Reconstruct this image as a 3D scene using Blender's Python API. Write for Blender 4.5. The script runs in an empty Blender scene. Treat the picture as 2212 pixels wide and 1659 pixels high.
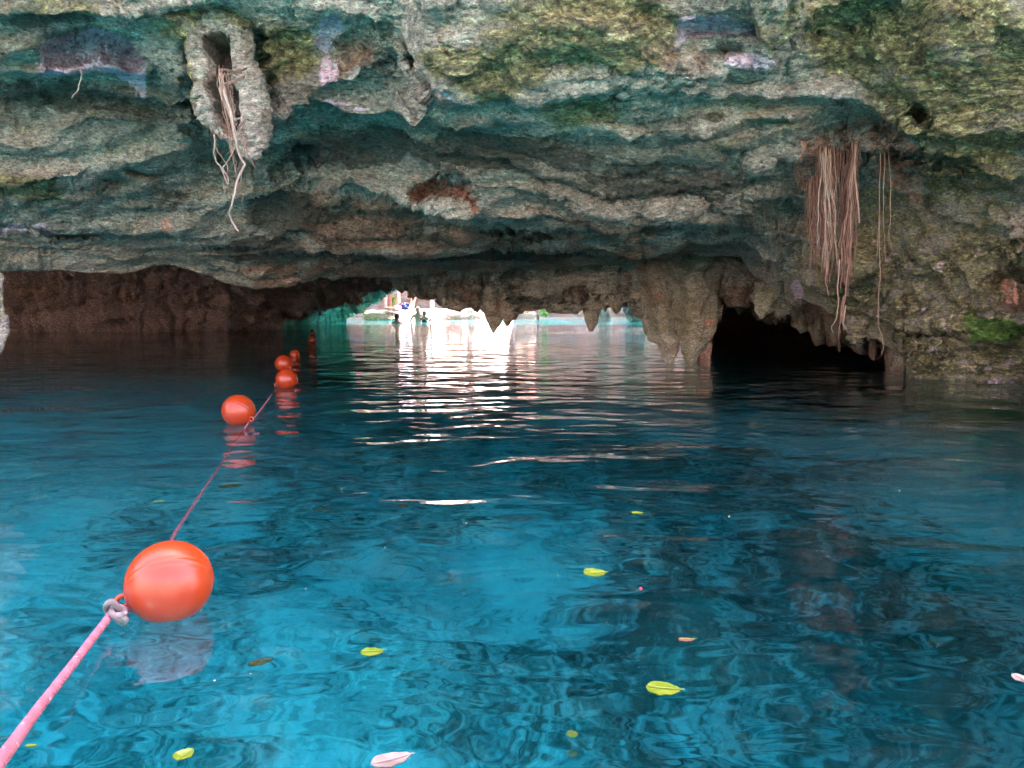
import bpy, bmesh, math, random
import numpy as np
from mathutils import Vector, Matrix

random.seed(7)
rng = np.random.default_rng(7)
SC = bpy.context.scene
COL = SC.collection

# ------------------------------------------------------------------ camera, sky, sun, exposure
F, CX, CY, HZ = 1663.0, 1106.0, 829.5, 668.0         # photo measured on a 2212 x 1659 copy; HZ = horizon row
CAM_H = 0.5
PITCH = math.atan((CY - HZ) / F)
cam_d = bpy.data.cameras.new('camera')
cam = bpy.data.objects.new('camera', cam_d); COL.objects.link(cam)
cam_d.sensor_width = 36.0; cam_d.lens = 36.0 * F / 2212.0
cam_d.clip_start = 0.05; cam_d.clip_end = 500
cam.location = (0, 0, CAM_H); cam.rotation_euler = (math.pi / 2 - PITCH, 0, 0)
SC.camera = cam

SUN_EL, SUN_AZ = math.radians(62), math.radians(14)  # sun stands ahead of the camera, slightly right
W = bpy.data.worlds.new('World'); SC.world = W; W.use_nodes = True
nt = W.node_tree; bg = nt.nodes['Background']
sky = nt.nodes.new('ShaderNodeTexSky'); sky.sky_type = 'NISHITA'; sky.sun_disc = False
sky.sun_elevation = SUN_EL; sky.sun_rotation = SUN_AZ
wbm = nt.nodes.new('ShaderNodeMix'); wbm.data_type = 'RGBA'; wbm.blend_type = 'MULTIPLY'; wbm.inputs[0].default_value = 1.0
wbm.inputs[7].default_value = (1.50, 1.03, .90, 1)          # camera white balance set for open shade
nt.links.new(sky.outputs[0], wbm.inputs[6]); nt.links.new(wbm.outputs[2], bg.inputs[0]); bg.inputs[1].default_value = 0.15
sun_d = bpy.data.lights.new('sun', 'SUN'); sun_d.energy = 2.7; sun_d.angle = math.radians(0.53)
sun_d.color = (1.0, 0.95, 0.89)
sun = bpy.data.objects.new('sun', sun_d); COL.objects.link(sun)
sdir = Vector((math.sin(SUN_AZ) * math.cos(SUN_EL), math.cos(SUN_AZ) * math.cos(SUN_EL), math.sin(SUN_EL)))
sun.rotation_euler = sdir.to_track_quat('Z', 'Y').to_euler()
SC.view_settings.view_transform = 'Standard'; SC.view_settings.look = 'None'
SC.view_settings.gamma = 1; SC.view_settings.use_curve_mapping = False
SC.view_settings.exposure = 4.05
cy = SC.cycles
cy.max_bounces = 10; cy.diffuse_bounces = 5; cy.glossy_bounces = 5; cy.transmission_bounces = 8
cy.transparent_max_bounces = 12; cy.volume_bounces = 0
cy.caustics_reflective = False; cy.caustics_refractive = True
cy.use_denoising = True; cy.sample_clamp_indirect = 5.0; cy.blur_glossy = 0.5

# ------------------------------------------------------------------ maths helpers
cp, sp = math.cos(PITCH), math.sin(PITCH)
def at(px, py, d):
    """point on the ground plan at forward distance d (m) seen at photo position px, py"""
    px = np.asarray(px, float); py = np.asarray(py, float); d = np.asarray(d, float)
    u = (px - CX) / F; v = (CY - py) / F
    ry = cp + v * sp; rz = -sp + v * cp
    return np.stack([d * u / ry, d + 0 * px + 0 * py, CAM_H + d * rz / ry], -1)
def vat(px, py, d): return Vector(at(px, py, d))
def dwater(px, py):
    v = (CY - np.asarray(py, float)) / F
    ry = cp + v * sp; rz = -sp + v * cp
    return -CAM_H * ry / rz
def wat(px, py, z=0.0):
    d = dwater(px, py) * (CAM_H - z) / CAM_H
    return Vector(at(px, py, d))

_perm = np.random.default_rng(3).permutation(256).astype(np.int32); _perm = np.concatenate([_perm, _perm, _perm])
_g = np.random.default_rng(4).normal(size=(256, 3)); _g /= np.linalg.norm(_g, axis=1)[:, None]
def perlin(P):
    Pi = np.floor(P).astype(np.int64); f = P - Pi; Pi &= 255
    u = f * f * f * (f * (f * 6 - 15) + 10)
    out = 0
    for dx in (0, 1):
        wx = u[..., 0] if dx else 1 - u[..., 0]
        for dy in (0, 1):
            wy = u[..., 1] if dy else 1 - u[..., 1]
            for dz in (0, 1):
                wz = u[..., 2] if dz else 1 - u[..., 2]
                h = _perm[_perm[_perm[(Pi[..., 0] + dx) & 255] + ((Pi[..., 1] + dy) & 255)] + ((Pi[..., 2] + dz) & 255)]
                g = _g[h & 255]
                out = out + wx * wy * wz * (g[..., 0] * (f[..., 0] - dx) + g[..., 1] * (f[..., 1] - dy) + g[..., 2] * (f[..., 2] - dz))
    return out * 1.6
def fbm(P, o=4, gain=.5):
    a, s, t = 1.0, 0, 0
    for k in range(o):
        s = s + a * perlin(P * (2.03 ** k) + 17.3 * k); t += a; a *= gain
    return s / t
def billow(P, o=3, gain=.55):
    a, s, t = 1.0, 0, 0
    for k in range(o):
        s = s + a * (np.abs(perlin(P * (2.1 ** k) + 31.7 * k)) * 2 - .6); t += a; a *= gain
    return s / t
def sm(a, b, x):
    t = np.clip((x - a) / (b - a), 0, 1); return t * t * (3 - 2 * t)
def rock_h(P, amp=1.0, fine=1.0):
    A = P * np.array([.62, 1.1, 1.7])
    wv = np.stack([fbm(P * 1.1 + 5, 2), fbm(P * 1.1 + 50, 2), fbm(P * 1.1 + 90, 2)], -1)
    Q = A + .35 * wv
    h = .15 * fbm(Q * .9, 2) + .085 * fbm(Q * 2.3 + 9, 2) + .030 * fbm(Q * 6 + 19, 2)
    h = h + .050 * billow(Q * 2.6 + 3, 2) * sm(-.35, .35, fbm(P * .8 + 70, 2))
    msk = sm(-.25, .3, fbm(P * 1.3 + 40, 2))
    h2 = .024 * billow(Q * 7.5 + 11, 2) * (.35 + msk) + .013 * fbm(Q * np.array([13, 13, 22.]), 2) + .012 * billow(Q * 21 + 3, 2) * (.5 + msk)
    h2 = h2 + .007 * fbm(Q * 48, 2)
    fq = fbm(Q * np.array([3.2, 3.2, 6.5]) + 120, 3) * 5.5; fl_ = fq - np.floor(fq)
    fq2 = fbm(Q * np.array([9, 9, 16.]) + 150, 3) * 4.5; fl2 = fq2 - np.floor(fq2)
    h2 = h2 + .028 * (np.minimum(fl_, (1 - fl_) * 7) - .45) * sm(-.1, .4, perlin(P * 1.7 + 33)) + .010 * (np.minimum(fl2, (1 - fl2) * 5) - .42)
    pits = sm(.36, .6, perlin(Q * 8.5 + 60)) * .05 * msk
    return amp * (h + fine * (h2 - pits))

def grid_faces(nr, nc, wrap=False):
    i = np.arange(nr - 1)[:, None]; j = np.arange(nc if wrap else nc - 1)[None, :]; j2 = (j + 1) % nc
    return np.stack([i * nc + j, i * nc + j2, (i + 1) * nc + j2, (i + 1) * nc + j], -1).reshape(-1, 4)
def grid_normals(P, wrap=False):
    if wrap:
        dj = np.roll(P, -1, 1) - np.roll(P, 1, 1)
    else:
        dj = np.gradient(P, axis=1)
    di = np.gradient(P, axis=0)
    n = np.cross(dj, di); l = np.linalg.norm(n, axis=-1, keepdims=True); return n / np.maximum(l, 1e-9)

def mesh_np(name, V, Fq, mat, parent=None, origin=None, smooth=True, attrs=None):
    V = np.asarray(V, float).reshape(-1, 3)
    if origin is not None: V = V - np.array(origin)
    me = bpy.data.meshes.new(name)
    Fq = np.asarray(Fq)
    me.vertices.add(len(V)); me.vertices.foreach_set('co', V.astype(np.float32).ravel())
    k = Fq.shape[1]
    me.loops.add(Fq.size); me.loops.foreach_set('vertex_index', Fq.astype(np.int32).ravel())
    me.polygons.add(len(Fq)); me.polygons.foreach_set('loop_start', np.arange(0, Fq.size, k, dtype=np.int32))
    me.polygons.foreach_set('loop_total', np.full(len(Fq), k, np.int32))
    me.update(calc_edges=True); me.validate()
    me.polygons.foreach_set('use_smooth', np.full(len(me.polygons), smooth))
    for an, a in (attrs or {}).items():
        at_ = me.attributes.new(an, 'FLOAT_VECTOR', 'POINT'); at_.data.foreach_set('vector', np.asarray(a, np.float32).reshape(-1, 3).ravel())
    o = bpy.data.objects.new(name, me); COL.objects.link(o); me.materials.append(mat)
    if origin is not None and parent is None: o.location = origin
    if parent is not None:
        o.parent = parent
        if origin is not None: o.location = Vector(origin) - parent.location
    return o
def tag(o, label=None, cat=None, group=None, kind=None):
    if label: o['label'] = label
    if cat: o['category'] = cat
    if group: o['group'] = group
    if kind: o['kind'] = kind
    return o
def empty(name, loc):
    o = bpy.data.objects.new(name, None); COL.objects.link(o); o.location = loc; o.empty_display_size = .1; return o

class MB:
    """collects tubes, boxes and sheets in world coordinates into one mesh"""
    def __init__(s): s.v = []; s.f = []; s.n = 0
    def add(s, V, Fc):
        V = np.asarray(V, float).reshape(-1, 3); s.v.append(V); s.f += [tuple(int(i) + s.n for i in q) for q in Fc]; s.n += len(V)
    def tube(s, pts, rad, n=6, cap=True):
        pts = np.asarray(pts, float); m = len(pts); rad = np.broadcast_to(rad, (m,))
        T = np.gradient(pts, axis=0); T /= np.maximum(np.linalg.norm(T, axis=1)[:, None], 1e-9)
        up = np.array([0, 0, 1.]) if abs(T[:, 2]).mean() < .8 else np.array([0, 1., 0])
        A = np.cross(T, up); A /= np.maximum(np.linalg.norm(A, axis=1)[:, None], 1e-9); B = np.cross(T, A)
        a = np.arange(n) * 2 * math.pi / n
        V = pts[:, None] + rad[:, None, None] * (A[:, None] * np.cos(a)[None, :, None] + B[:, None] * np.sin(a)[None, :, None])
        fc = grid_faces(m, n, True).tolist()
        if cap: fc += [list(range(n))[::-1], [(m - 1) * n + k for k in range(n)]]
        s.add(V, fc)
    def build(s, name, mat, parent=None, origin=None, smooth=True):
        V = np.concatenate(s.v)
        if origin is None and parent is not None: origin = parent.location
        org = np.array(origin) if origin is not None else np.zeros(3)
        me = bpy.data.meshes.new(name); me.from_pydata((V - org).tolist(), [], s.f); me.validate()
        me.polygons.foreach_set('use_smooth', [smooth] * len(me.polygons)); me.materials.append(mat)
        o = bpy.data.objects.new(name, me); COL.objects.link(o)
        if parent is not None: o.parent = parent; o.location = Vector(org) - parent.location
        else: o.location = org
        return o

# ------------------------------------------------------------------ materials
class NT:
    def __init__(s, name):
        s.m = bpy.data.materials.new(name); s.m.use_nodes = True; s.t = s.m.node_tree; s.t.nodes.clear()
        s.out = s.N('ShaderNodeOutputMaterial')
    def N(s, typ, **kw):
        n = s.t.nodes.new(typ)
        for k, v in kw.items():
            if k in ('i',): 
                for a, b in v.items():
                    if hasattr(b, 'is_output'): s.t.links.new(b, n.inputs[a])
                    else: n.inputs[a].default_value = b
            else: setattr(n, k, v)
        return n
    def noise(s, vec, scale, detail=4, rough=.55, dist=0):
        n = s.N('ShaderNodeTexNoise', i={'Scale': scale, 'Detail': detail, 'Roughness': rough, 'Distortion': dist, 'Vector': vec}); return n.outputs[0]
    def math(s, op, a, b=0.0, c=0.0, clamp=False):
        n = s.N('ShaderNodeMath', operation=op, use_clamp=clamp)
        for k, x in enumerate((a, b, c)):
            if hasattr(x, 'is_output'): s.t.links.new(x, n.inputs[k])
            else: n.inputs[k].default_value = x
        return n.outputs[0]
    def ramp(s, fac, stops, mode='LINEAR'):
        n = s.N('ShaderNodeValToRGB', i={'Fac': fac}); r = n.color_ramp; r.interpolation = mode
        while len(r.elements) > 1: r.elements.remove(r.elements[-1])
        r.elements[0].position = stops[0][0]; r.elements[0].color = (*stops[0][1], 1)
        for p, c in stops[1:]:
            e = r.elements.new(p); e.color = (*c, 1)
        return n.outputs[0]
    def mix(s, fac, a, b, typ='MIX'):
        n = s.N('ShaderNodeMix', data_type='RGBA', blend_type=typ)
        for k, x in ((0, fac), (6, a), (7, b)):
            if hasattr(x, 'is_output'): s.t.links.new(x, n.inputs[k])
            elif k == 0: n.inputs[0].default_value = x
            else: n.inputs[k].default_value = (*x, 1)
        return n.outputs[2]
    def sstep(s, a, b, x):
        n = s.N('ShaderNodeMapRange', interpolation_type='SMOOTHSTEP', i={0: x, 1: a, 2: b}); return n.outputs[0]
    def bump(s, h, strength=.5, dist=.01, normal=None):
        n = s.N('ShaderNodeBump', i={'Height': h, 'Strength': strength, 'Distance': dist})
        if normal: s.t.links.new(normal, n.inputs['Normal'])
        return n.outputs[0]
    def bsdf(s, color, rough=.7, normal=None, spec=.5, **kw):
        i = {'Base Color': color if hasattr(color, 'is_output') else (*color, 1), 'Roughness': rough, 'Specular IOR Level': spec}
        i.update(kw)
        b = s.N('ShaderNodeBsdfPrincipled', i=i)
        if normal: s.t.links.new(normal, b.inputs['Normal'])
        s.t.links.new(b.outputs[0], s.out.inputs[0]); return b
    def pos(s, scale=(1, 1, 1)):
        g = s.N('ShaderNodeNewGeometry').outputs['Position']
        if scale == (1, 1, 1): return g
        return s.N('ShaderNodeMapping', i={'Vector': g, 'Scale': scale}).outputs[0]

def rock_material(name, gain=1.0, tone=((.11, .098, .08), (.31, .275, .232), (.55, .50, .44)), ms=1.0):
    s = NT(name)
    p = s.pos(); ps = s.pos((.75, 1, 1.7))
    wn = s.N('ShaderNodeTexNoise', i={'Scale': 1.6 * ms, 'Detail': 3.0, 'Vector': p}).outputs[1]
    wp = s.N('ShaderNodeVectorMath', operation='MULTIPLY_ADD', i={0: wn, 1: (.5 / ms, .5 / ms, .5 / ms), 2: ps}).outputs[0]
    n1 = s.noise(wp, 1.3 * ms, 8, .62); n2 = s.noise(wp, 4.5 * ms, 7, .68); n3 = s.noise(wp, 24 * ms, 5, .7); n4 = s.noise(p, 90 * ms, 3, .6)
    n5 = s.noise(wp, 2.4 * ms, 6, .6, .6); n6 = s.noise(p, 9 * ms, 5, .65, .4)
    A = s.N('ShaderNodeAttribute', attribute_name='ma').outputs['Vector']; B = s.N('ShaderNodeAttribute', attribute_name='mb').outputs['Vector']
    sa = s.N('ShaderNodeSeparateXYZ', i={0: A}).outputs; sb = s.N('ShaderNodeSeparateXYZ', i={0: B}).outputs
    pink, red, moss = sa[0], sa[1], sa[2]; dark, lil, viv = sb[0], sb[1], sb[2]
    mixn = s.math('ADD', s.math('MULTIPLY', n1, .5), s.math('MULTIPLY', n3, .5))
    base = s.ramp(mixn, [(.34, tone[0]), (.48, tone[1]), (.62, tone[2])])
    base = s.mix(s.sstep(.55, .72, n6), base, (.34, .25, .17))
    # moss, then a dark mask for algae plus painted shade under ledge lips
    mc = s.ramp(n3, [(.34, (.020, .022, .010)), (.45, (.10, .092, .032)), (.55, (.27, .235, .085)), (.66, (.50, .45, .26))])
    mf = s.sstep(.46, .60, s.math('ADD', s.math('ADD', s.math('MULTIPLY', n2, .6), s.math('MULTIPLY', n3, .4)), s.math('MULTIPLY_ADD', moss, .42, -.22)))
    c = s.mix(s.math('MULTIPLY', mf, .85), base, mc)
    c = s.mix(s.sstep(.42, .62, s.math('ADD', n5, s.math('MULTIPLY_ADD', red, .6, -.35))), c, s.ramp(n3, [(.35, (.12, .07, .05)), (.5, (.27, .165, .115)), (.65, (.40, .28, .20))]))
    c = s.mix(s.sstep(.5, .66, s.math('ADD', n2, s.math('MULTIPLY_ADD', lil, .75, -.38))), c, s.ramp(n2, [(.3, (.46, .31, .40)), (.6, (.86, .64, .76))]))
    c = s.mix(s.sstep(.5, .58, s.math('ADD', n2, s.math('MULTIPLY_ADD', pink, .9, -.5))), c, s.ramp(n6, [(.3, (.36, .16, .10)), (.48, (.62, .33, .24)), (.62, (.70, .47, .42))]))
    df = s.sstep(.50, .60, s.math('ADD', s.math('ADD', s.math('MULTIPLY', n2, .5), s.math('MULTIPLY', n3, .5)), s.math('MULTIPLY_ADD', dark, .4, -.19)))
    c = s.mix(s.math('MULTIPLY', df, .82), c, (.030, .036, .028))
    vf = s.sstep(.5, .62, s.math('ADD', n2, s.math('MULTIPLY_ADD', viv, .8, -.45)))
    c = s.mix(vf, c, s.ramp(n3, [(.35, (.03, .08, .015)), (.6, (.16, .28, .05))]))
    # small black specks from fine noise
    c = s.mix(s.math('MULTIPLY', s.sstep(.60, .68, n4), .5), c, (.04, .035, .03))
    c = s.mix(s.math('MULTIPLY', s.sstep(.64, .72, n3), .45), c, (.55, .52, .44))
    grit = s.noise(ps, 48 * ms, 6, .75); grit2 = s.noise(ps, 150 * ms, 3, .7)
    gm = s.math('ADD', s.math('MULTIPLY', grit, .65), s.math('MULTIPLY', grit2, .35))
    c = s.mix(1.0, c, s.ramp(gm, [(.38, (.28, .265, .245)), (.455, (1.0, .95, .89)), (.54, (1.85, 1.74, 1.62)), (.63, (3.1, 2.9, 2.7))]), 'MULTIPLY')
    if gain != 1.0: c = s.mix(1.0, c, (gain, gain, gain), 'MULTIPLY')
    hh = s.math('ADD', s.math('MULTIPLY', n3, 1.0), s.math('MULTIPLY', n4, .35))
    b1 = s.bump(n2, .35, .05 / ms); b2 = s.bump(s.math('ADD', hh, s.math('MULTIPLY', gm, 1.3)), 1.0, .040 / ms, b1)
    ro = s.ramp(n3, [(.35, (.42,) * 3), (.6, (.85,) * 3)])
    s.bsdf(c, ro, b2, .45)
    return s.m
M = {}
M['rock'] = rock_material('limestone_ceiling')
M['rockdry'] = rock_material('limestone_dripstone', 1.0, ((.20, .18, .14), (.38, .35, .28), (.60, .55, .45)), 1.5)
M['rockdark'] = rock_material('cave_wall_stone', 1.5, ((.14, .095, .085), (.25, .175, .16), (.35, .26, .24)), .6)
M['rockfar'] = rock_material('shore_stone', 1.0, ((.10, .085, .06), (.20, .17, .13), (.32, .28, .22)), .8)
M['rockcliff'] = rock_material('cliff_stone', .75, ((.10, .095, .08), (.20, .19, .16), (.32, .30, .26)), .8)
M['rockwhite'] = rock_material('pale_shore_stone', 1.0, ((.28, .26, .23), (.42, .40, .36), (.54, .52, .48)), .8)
M['rockcurtain'] = rock_material('curtain_stone', 1.5, ((.22, .18, .15), (.40, .35, .29), (.56, .50, .42)), 1.3)

def simple(name, col, rough=.6, spec=.5, ns=0, amp=.3, bump=0, **kw):
    s = NT(name)
    if ns:
        p = s.N('ShaderNodeTexCoord').outputs['Object']
        n = s.noise(p, ns, 5, .6)
        c = s.ramp(n, [(.3, tuple(x * (1 - amp) for x in col)), (.7, tuple(min(1, x * (1 + amp)) for x in col))])
        nrm = s.bump(n, .6, bump) if bump else None
        s.bsdf(c, rough, nrm, spec, **kw)
    else: s.bsdf(col, rough, None, spec, **kw)
    return s.m
M['root_pale'] = simple('root_pale', (.30, .215, .165), .7, .3, 30, .3, .003)
M['root_brown'] = simple('root_brown', (.19, .09, .06), .75, .3, 25, .4, .003)
M['root_tan'] = simple('root_tan', (.25, .155, .105), .75, .3, 25, .35, .003)
M['skin'] = simple('skin', (.36, .20, .14), .5, .4)
M['hair'] = simple('hair', (.10, .065, .045), .6, .4)
M['swimsuit'] = simple('swimsuit', (.02, .02, .025), .6, .4)
M['bark'] = simple('bark', (.48, .30, .22), .9, .2, 6, .35, .03)
M['bark_red'] = simple('bark_red', (.20, .085, .06), .9, .2, 6, .35, .03)
_s = NT('cloth_blue'); _p = _s.N('ShaderNodeTexCoord').outputs['Object']; _n = _s.noise(_p, 7, 3, .6, 1.0)
_s.bsdf(_s.ramp(_n, [(.40, (.015, .02, .09)), (.50, (.05, .09, .30)), (.56, (.45, .50, .60))], 'CONSTANT'), .9, _s.bump(_n, .8, .05), .2); M['cloth_blue'] = _s.m
M['cloth_dark'] = simple('cloth_dark', (.02, .025, .08), .9, .2)
M['cloth_pale'] = simple('cloth_pale', (.62, .66, .78), .9, .2, 9, .3)
M['cloth_red'] = simple('cloth_red', (.55, .05, .05), .9, .2)
M['wood_dark'] = simple('wood_dark', (.10, .07, .05), .8, .3, 8, .4)

def buoy_material():
    s = NT('buoy_plastic')
    p = s.N('ShaderNodeTexCoord').outputs['Object']
    n = s.noise(p, 26, 6, .65, .3); n2 = s.noise(p, 90, 5, .7); nb = s.noise(p, 6, 3, .5)
    col = s.mix(s.sstep(.4, .7, nb), (.36, .038, .005), (.30, .025, .005))
    sp_ = s.N('ShaderNodeSeparateXYZ', i={0: p}).outputs
    side = s.sstep(.02, .09, s.math('SUBTRACT', s.math('ADD', sp_[0], s.math('MULTIPLY', sp_[2], .45)), .035))
    scuff = s.math('MULTIPLY', s.sstep(.49, .54, n), side)
    scuff = s.math('MULTIPLY', scuff, s.sstep(.40, .50, n2))
    col = s.mix(scuff, col, (.13, .095, .06))
    rz = s.math('ADD', s.math('MULTIPLY', scuff, .4), s.math('MULTIPLY_ADD', n2, .12, .26))
    nrm = s.bump(n2, .12, .002)
    s.bsdf(col, rz, nrm, .5)
    return s.m
M['buoy'] = buoy_material()
def rope_material(name, c1, c2):
    s = NT(name)
    p = s.N('ShaderNodeTexCoord').outputs['Object']
    w = s.N('ShaderNodeTexWave', wave_type='BANDS', bands_direction='DIAGONAL', i={'Vector': p, 'Scale': 28.0, 'Distortion': 1.5, 'Detail': 2.0}).outputs[1]
    n = s.noise(p, 60, 4, .6)
    col = s.mix(s.math('MULTIPLY', w, .6), c1, c2)
    col = s.mix(s.sstep(.62, .7, n), col, (.60, .42, .42))
    s.bsdf(col, .8, s.bump(w, .6, .002), .3)
    return s.m
M['rope'] = rope_material('rope_pink', (.40, .125, .15), (.28, .08, .10))
M['rope_white'] = rope_material('rope_white', (.22, .17, .165), (.10, .075, .07))
def leaf_material(name, c1, c2, tr=.35):
    s = NT(name)
    p = s.N('ShaderNodeTexCoord').outputs['Object']
    n = s.noise(p, 40, 5, .6)
    col = s.mix(s.sstep(.4, .62, n), c1, c2)
    b = s.bsdf(col, .38, s.bump(n, .3, .001), .5)
    return s.m
M['leaf_green'] = leaf_material('leaf_green', (.105, .16, .008), (.165, .215, .02))
M['leaf_yellow'] = leaf_material('leaf_yellow', (.19, .24, .015), (.12, .15, .015))
M['leaf_pale'] = leaf_material('leaf_pale', (.26, .20, .17), (.19, .14, .11))
M['leaf_brown'] = leaf_material('leaf_brown', (.22, .09, .06), (.22, .10, .06))
M['leaf_dark'] = leaf_material('leaf_dark', (.05, .06, .02), (.10, .09, .02))
M['petal'] = leaf_material('petal', (.34, .31, .22), (.30, .24, .14))
M['berry'] = simple('berry', (.7, .03, .04), .4)

def water_material():
    s = NT('water_surface')
    p = s.pos()
    n0 = s.noise(s.pos((1, 1, 1)), 1.1, 2, .5, .3)
    wn = s.N('ShaderNodeTexNoise', i={'Scale': 1.3, 'Detail': 2.0, 'Vector': p}).outputs[1]
    wp = s.N('ShaderNodeVectorMath', operation='MULTIPLY_ADD', i={0: wn, 1: (.25, .25, .25), 2: s.pos((.75, 1.25, 1))}).outputs[0]
    n1 = s.noise(wp, 2.6, 2, .45, .2); n2 = s.noise(wp, 6.5, 2, .5, .3)
    h = s.math('ADD', s.math('MULTIPLY', n1, 1.0), s.math('MULTIPLY', n2, .16))
    h = s.math('ADD', h, s.math('MULTIPLY', n0, .8))
    nrm = s.bump(h, 1.0, WAVE)
    gl = s.N('ShaderNodeBsdfGlossy', i={'Roughness': 0.015, 'Color': (1, 1, 1, 1), 'Normal': nrm})
    rf = s.N('ShaderNodeBsdfRefraction', i={'Roughness': 0.0, 'IOR': 1.333, 'Color': (.97, 1, 1, 1), 'Normal': nrm})
    tr = s.N('ShaderNodeBsdfTransparent', i={'Color': (.97, 1, 1, 1)})
    m1 = s.N('ShaderNodeMixShader', i={0: .22, 1: rf.outputs[0], 2: tr.outputs[0]})
    fr = s.N('ShaderNodeFresnel', i={'IOR': 1.333, 'Normal': nrm})
    m2 = s.N('ShaderNodeMixShader', i={0: fr.outputs[0], 1: m1.outputs[0], 2: gl.outputs[0]})
    s.t.links.new(m2.outputs[0], s.out.inputs[0])
    va = s.N('ShaderNodeVolumeAbsorption', i={'Color': (.0, .905, .949, 1), 'Density': .60})
    s.t.links.new(va.outputs[0], s.out.inputs['Volume'])
    return s.m
WAVE = 0.035
M['water'] = water_material()

def bed_material():
    s = NT('cenote_bed')
    p = s.pos()
    n1 = s.noise(p, .55, 5, .6, .8); n2 = s.noise(p, 6.5, 4, .55, 2.6); n3 = s.noise(p, 8, 4, .6, .8)
    f = s.math('ADD', s.math('MULTIPLY', n1, .35), s.math('ADD', s.math('MULTIPLY', n2, .45), s.math('MULTIPLY', n3, .2)))
    A = s.N('ShaderNodeAttribute', attribute_name='ma').outputs['Vector']
    rockm = s.N('ShaderNodeSeparateXYZ', i={0: A}).outputs[0]
    f2 = s.math('SUBTRACT', f, s.math('MULTIPLY_ADD', rockm, .22, -.07))
    c = s.ramp(f2, [(.385, (.10, .10, .09)), (.43, (.23, .23, .21)), (.455, (.37, .365, .34)), (.50, (.43, .42, .39)), (.52, (.58, .57, .53)), (.60, (.64, .63, .59))])
    s.bsdf(c, .9, s.bump(n3, .6, .05), .2)
    return s.m
M['bed'] = bed_material()

# ------------------------------------------------------------------ cave ceiling
def xi(tab, xs, blur=0):
    t = np.array(tab, float); return np.interp(xs, t[:, 0], t[:, 1])
def blur1(a, k, axis=0):
    if k < 1: return a
    ker = np.exp(-.5 * (np.arange(-3 * k, 3 * k + 1) / k) ** 2); ker /= ker.sum()
    pad = [(0, 0)] * a.ndim; pad[axis] = (3 * k, 3 * k)
    ap = np.pad(a, pad, mode='edge')
    return np.apply_along_axis(lambda v: np.convolve(v, ker, 'valid'), axis, ap)

px = np.concatenate([np.linspace(-900, -70, 60), np.arange(-60, 2275, 2.9), np.linspace(2285, 3100, 60)])
NC = len(px)
def n1d(x, sc, seed): return fbm(np.stack([x / sc, np.full_like(x, seed * 7.7), np.full_like(x, .5)], -1), 4)
U_ = [(-900, -80), (0, 45), (240, 48), (330, 20), (560, 0), (640, -5), (713, 20), (800, 52), (862, 78), (890, 150), (915, 208), (956, 222), (984, 208), (1060, 184), (1102, 184), (1130, 215), (1170, 216), (1200, 205), (1260, 192), (1400, 180), (1500, 168), (1593, 167), (1670, 132), (1697, 84), (1791, 28), (1860, 0), (2212, -60), (3100, -200)]
Ud = [(-900, 2.9), (0, 3.3), (600, 3.3), (1100, 3.45), (1600, 3.4), (2212, 3.0), (3100, 2.4)]
Us = [(-900, .03), (0, .03), (240, .03), (600, .015), (700, .03), (800, .05), (900, .05), (1000, .06), (1150, .05), (1300, .03), (1590, .06), (1700, .06), (1860, .04), (2212, .0), (3100, 0)]
A_ = [(-900, 90), (0, 155), (200, 160), (330, 158), (400, 195), (430, 215), (500, 285), (570, 272), (640, 252), (713, 253), (817, 264), (894, 290), (956, 288), (1060, 280), (1210, 268), (1300, 280), (1373, 291), (1500, 280), (1650, 262), (1730, 262), (1800, 235), (1900, 240), (1960, 290), (2060, 330), (2212, 300), (3100, 200)]
Ad = [(-900, 3.4), (0, 3.75), (600, 3.8), (1100, 3.95), (1600, 3.95), (1850, 3.85), (2212, 3.5), (3100, 2.7)]
As = [(-900, .05), (0, .07), (350, .07), (450, .05), (560, .08), (640, .11), (850, .11), (1000, .05), (1200, .03), (1400, .02), (1700, .02), (1800, .05), (1950, .05), (2030, .01), (3100, 0)]
C_ = [(-900, 385), (0, 415), (122, 392), (243, 361), (347, 354), (385, 344), (450, 330), (540, 345), (600, 335), (640, 352), (694, 408), (764, 413), (817, 420), (904, 462), (935, 469), (1008, 486), (1157, 479), (1303, 490), (1481, 483), (1548, 479), (1600, 458), (1652, 427), (1722, 403), (1780, 385), (1854, 350), (1895, 371), (1965, 371), (2034, 400), (2069, 413), (2212, 434), (3100, 450)]
Cd = [(-900, 4.3), (0, 4.6), (400, 4.7), (700, 4.85), (1100, 5.0), (1500, 5.0), (1850, 4.7), (2212, 4.2), (3100, 3.0)]
Cs = [(-900, .03), (0, .03), (240, .05), (600, .05), (700, .06), (900, .07), (1100, .06), (1300, .05), (1550, .05), (1700, .05), (1850, .05), (1965, .05), (2100, .03), (2212, .01), (3100, 0)]
D_ = [(-900, 480), (0, 472), (87, 500), (198, 502), (400, 515), (500, 535), (640, 556), (720, 552), (800, 545), (900, 552), (1000, 545), (1100, 538), (1300, 545), (1400, 540), (1500, 530), (1600, 530), (1700, 560), (1800, 600), (1900, 560), (2000, 590), (2100, 640), (2212, 600), (3100, 600)]
Dd = [(-900, 4.8), (0, 5.3), (400, 5.8), (700, 6.2), (1100, 6.5), (1500, 6.2), (1800, 5.7), (2000, 5.2), (2212, 4.8), (3100, 3.3)]
Ds = [(-900, .01), (0, .02), (400, .02), (600, .02), (900, .02), (1300, .02), (1500, .01), (1800, .02), (1900, .02), (2000, .01), (3100, 0)]
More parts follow.
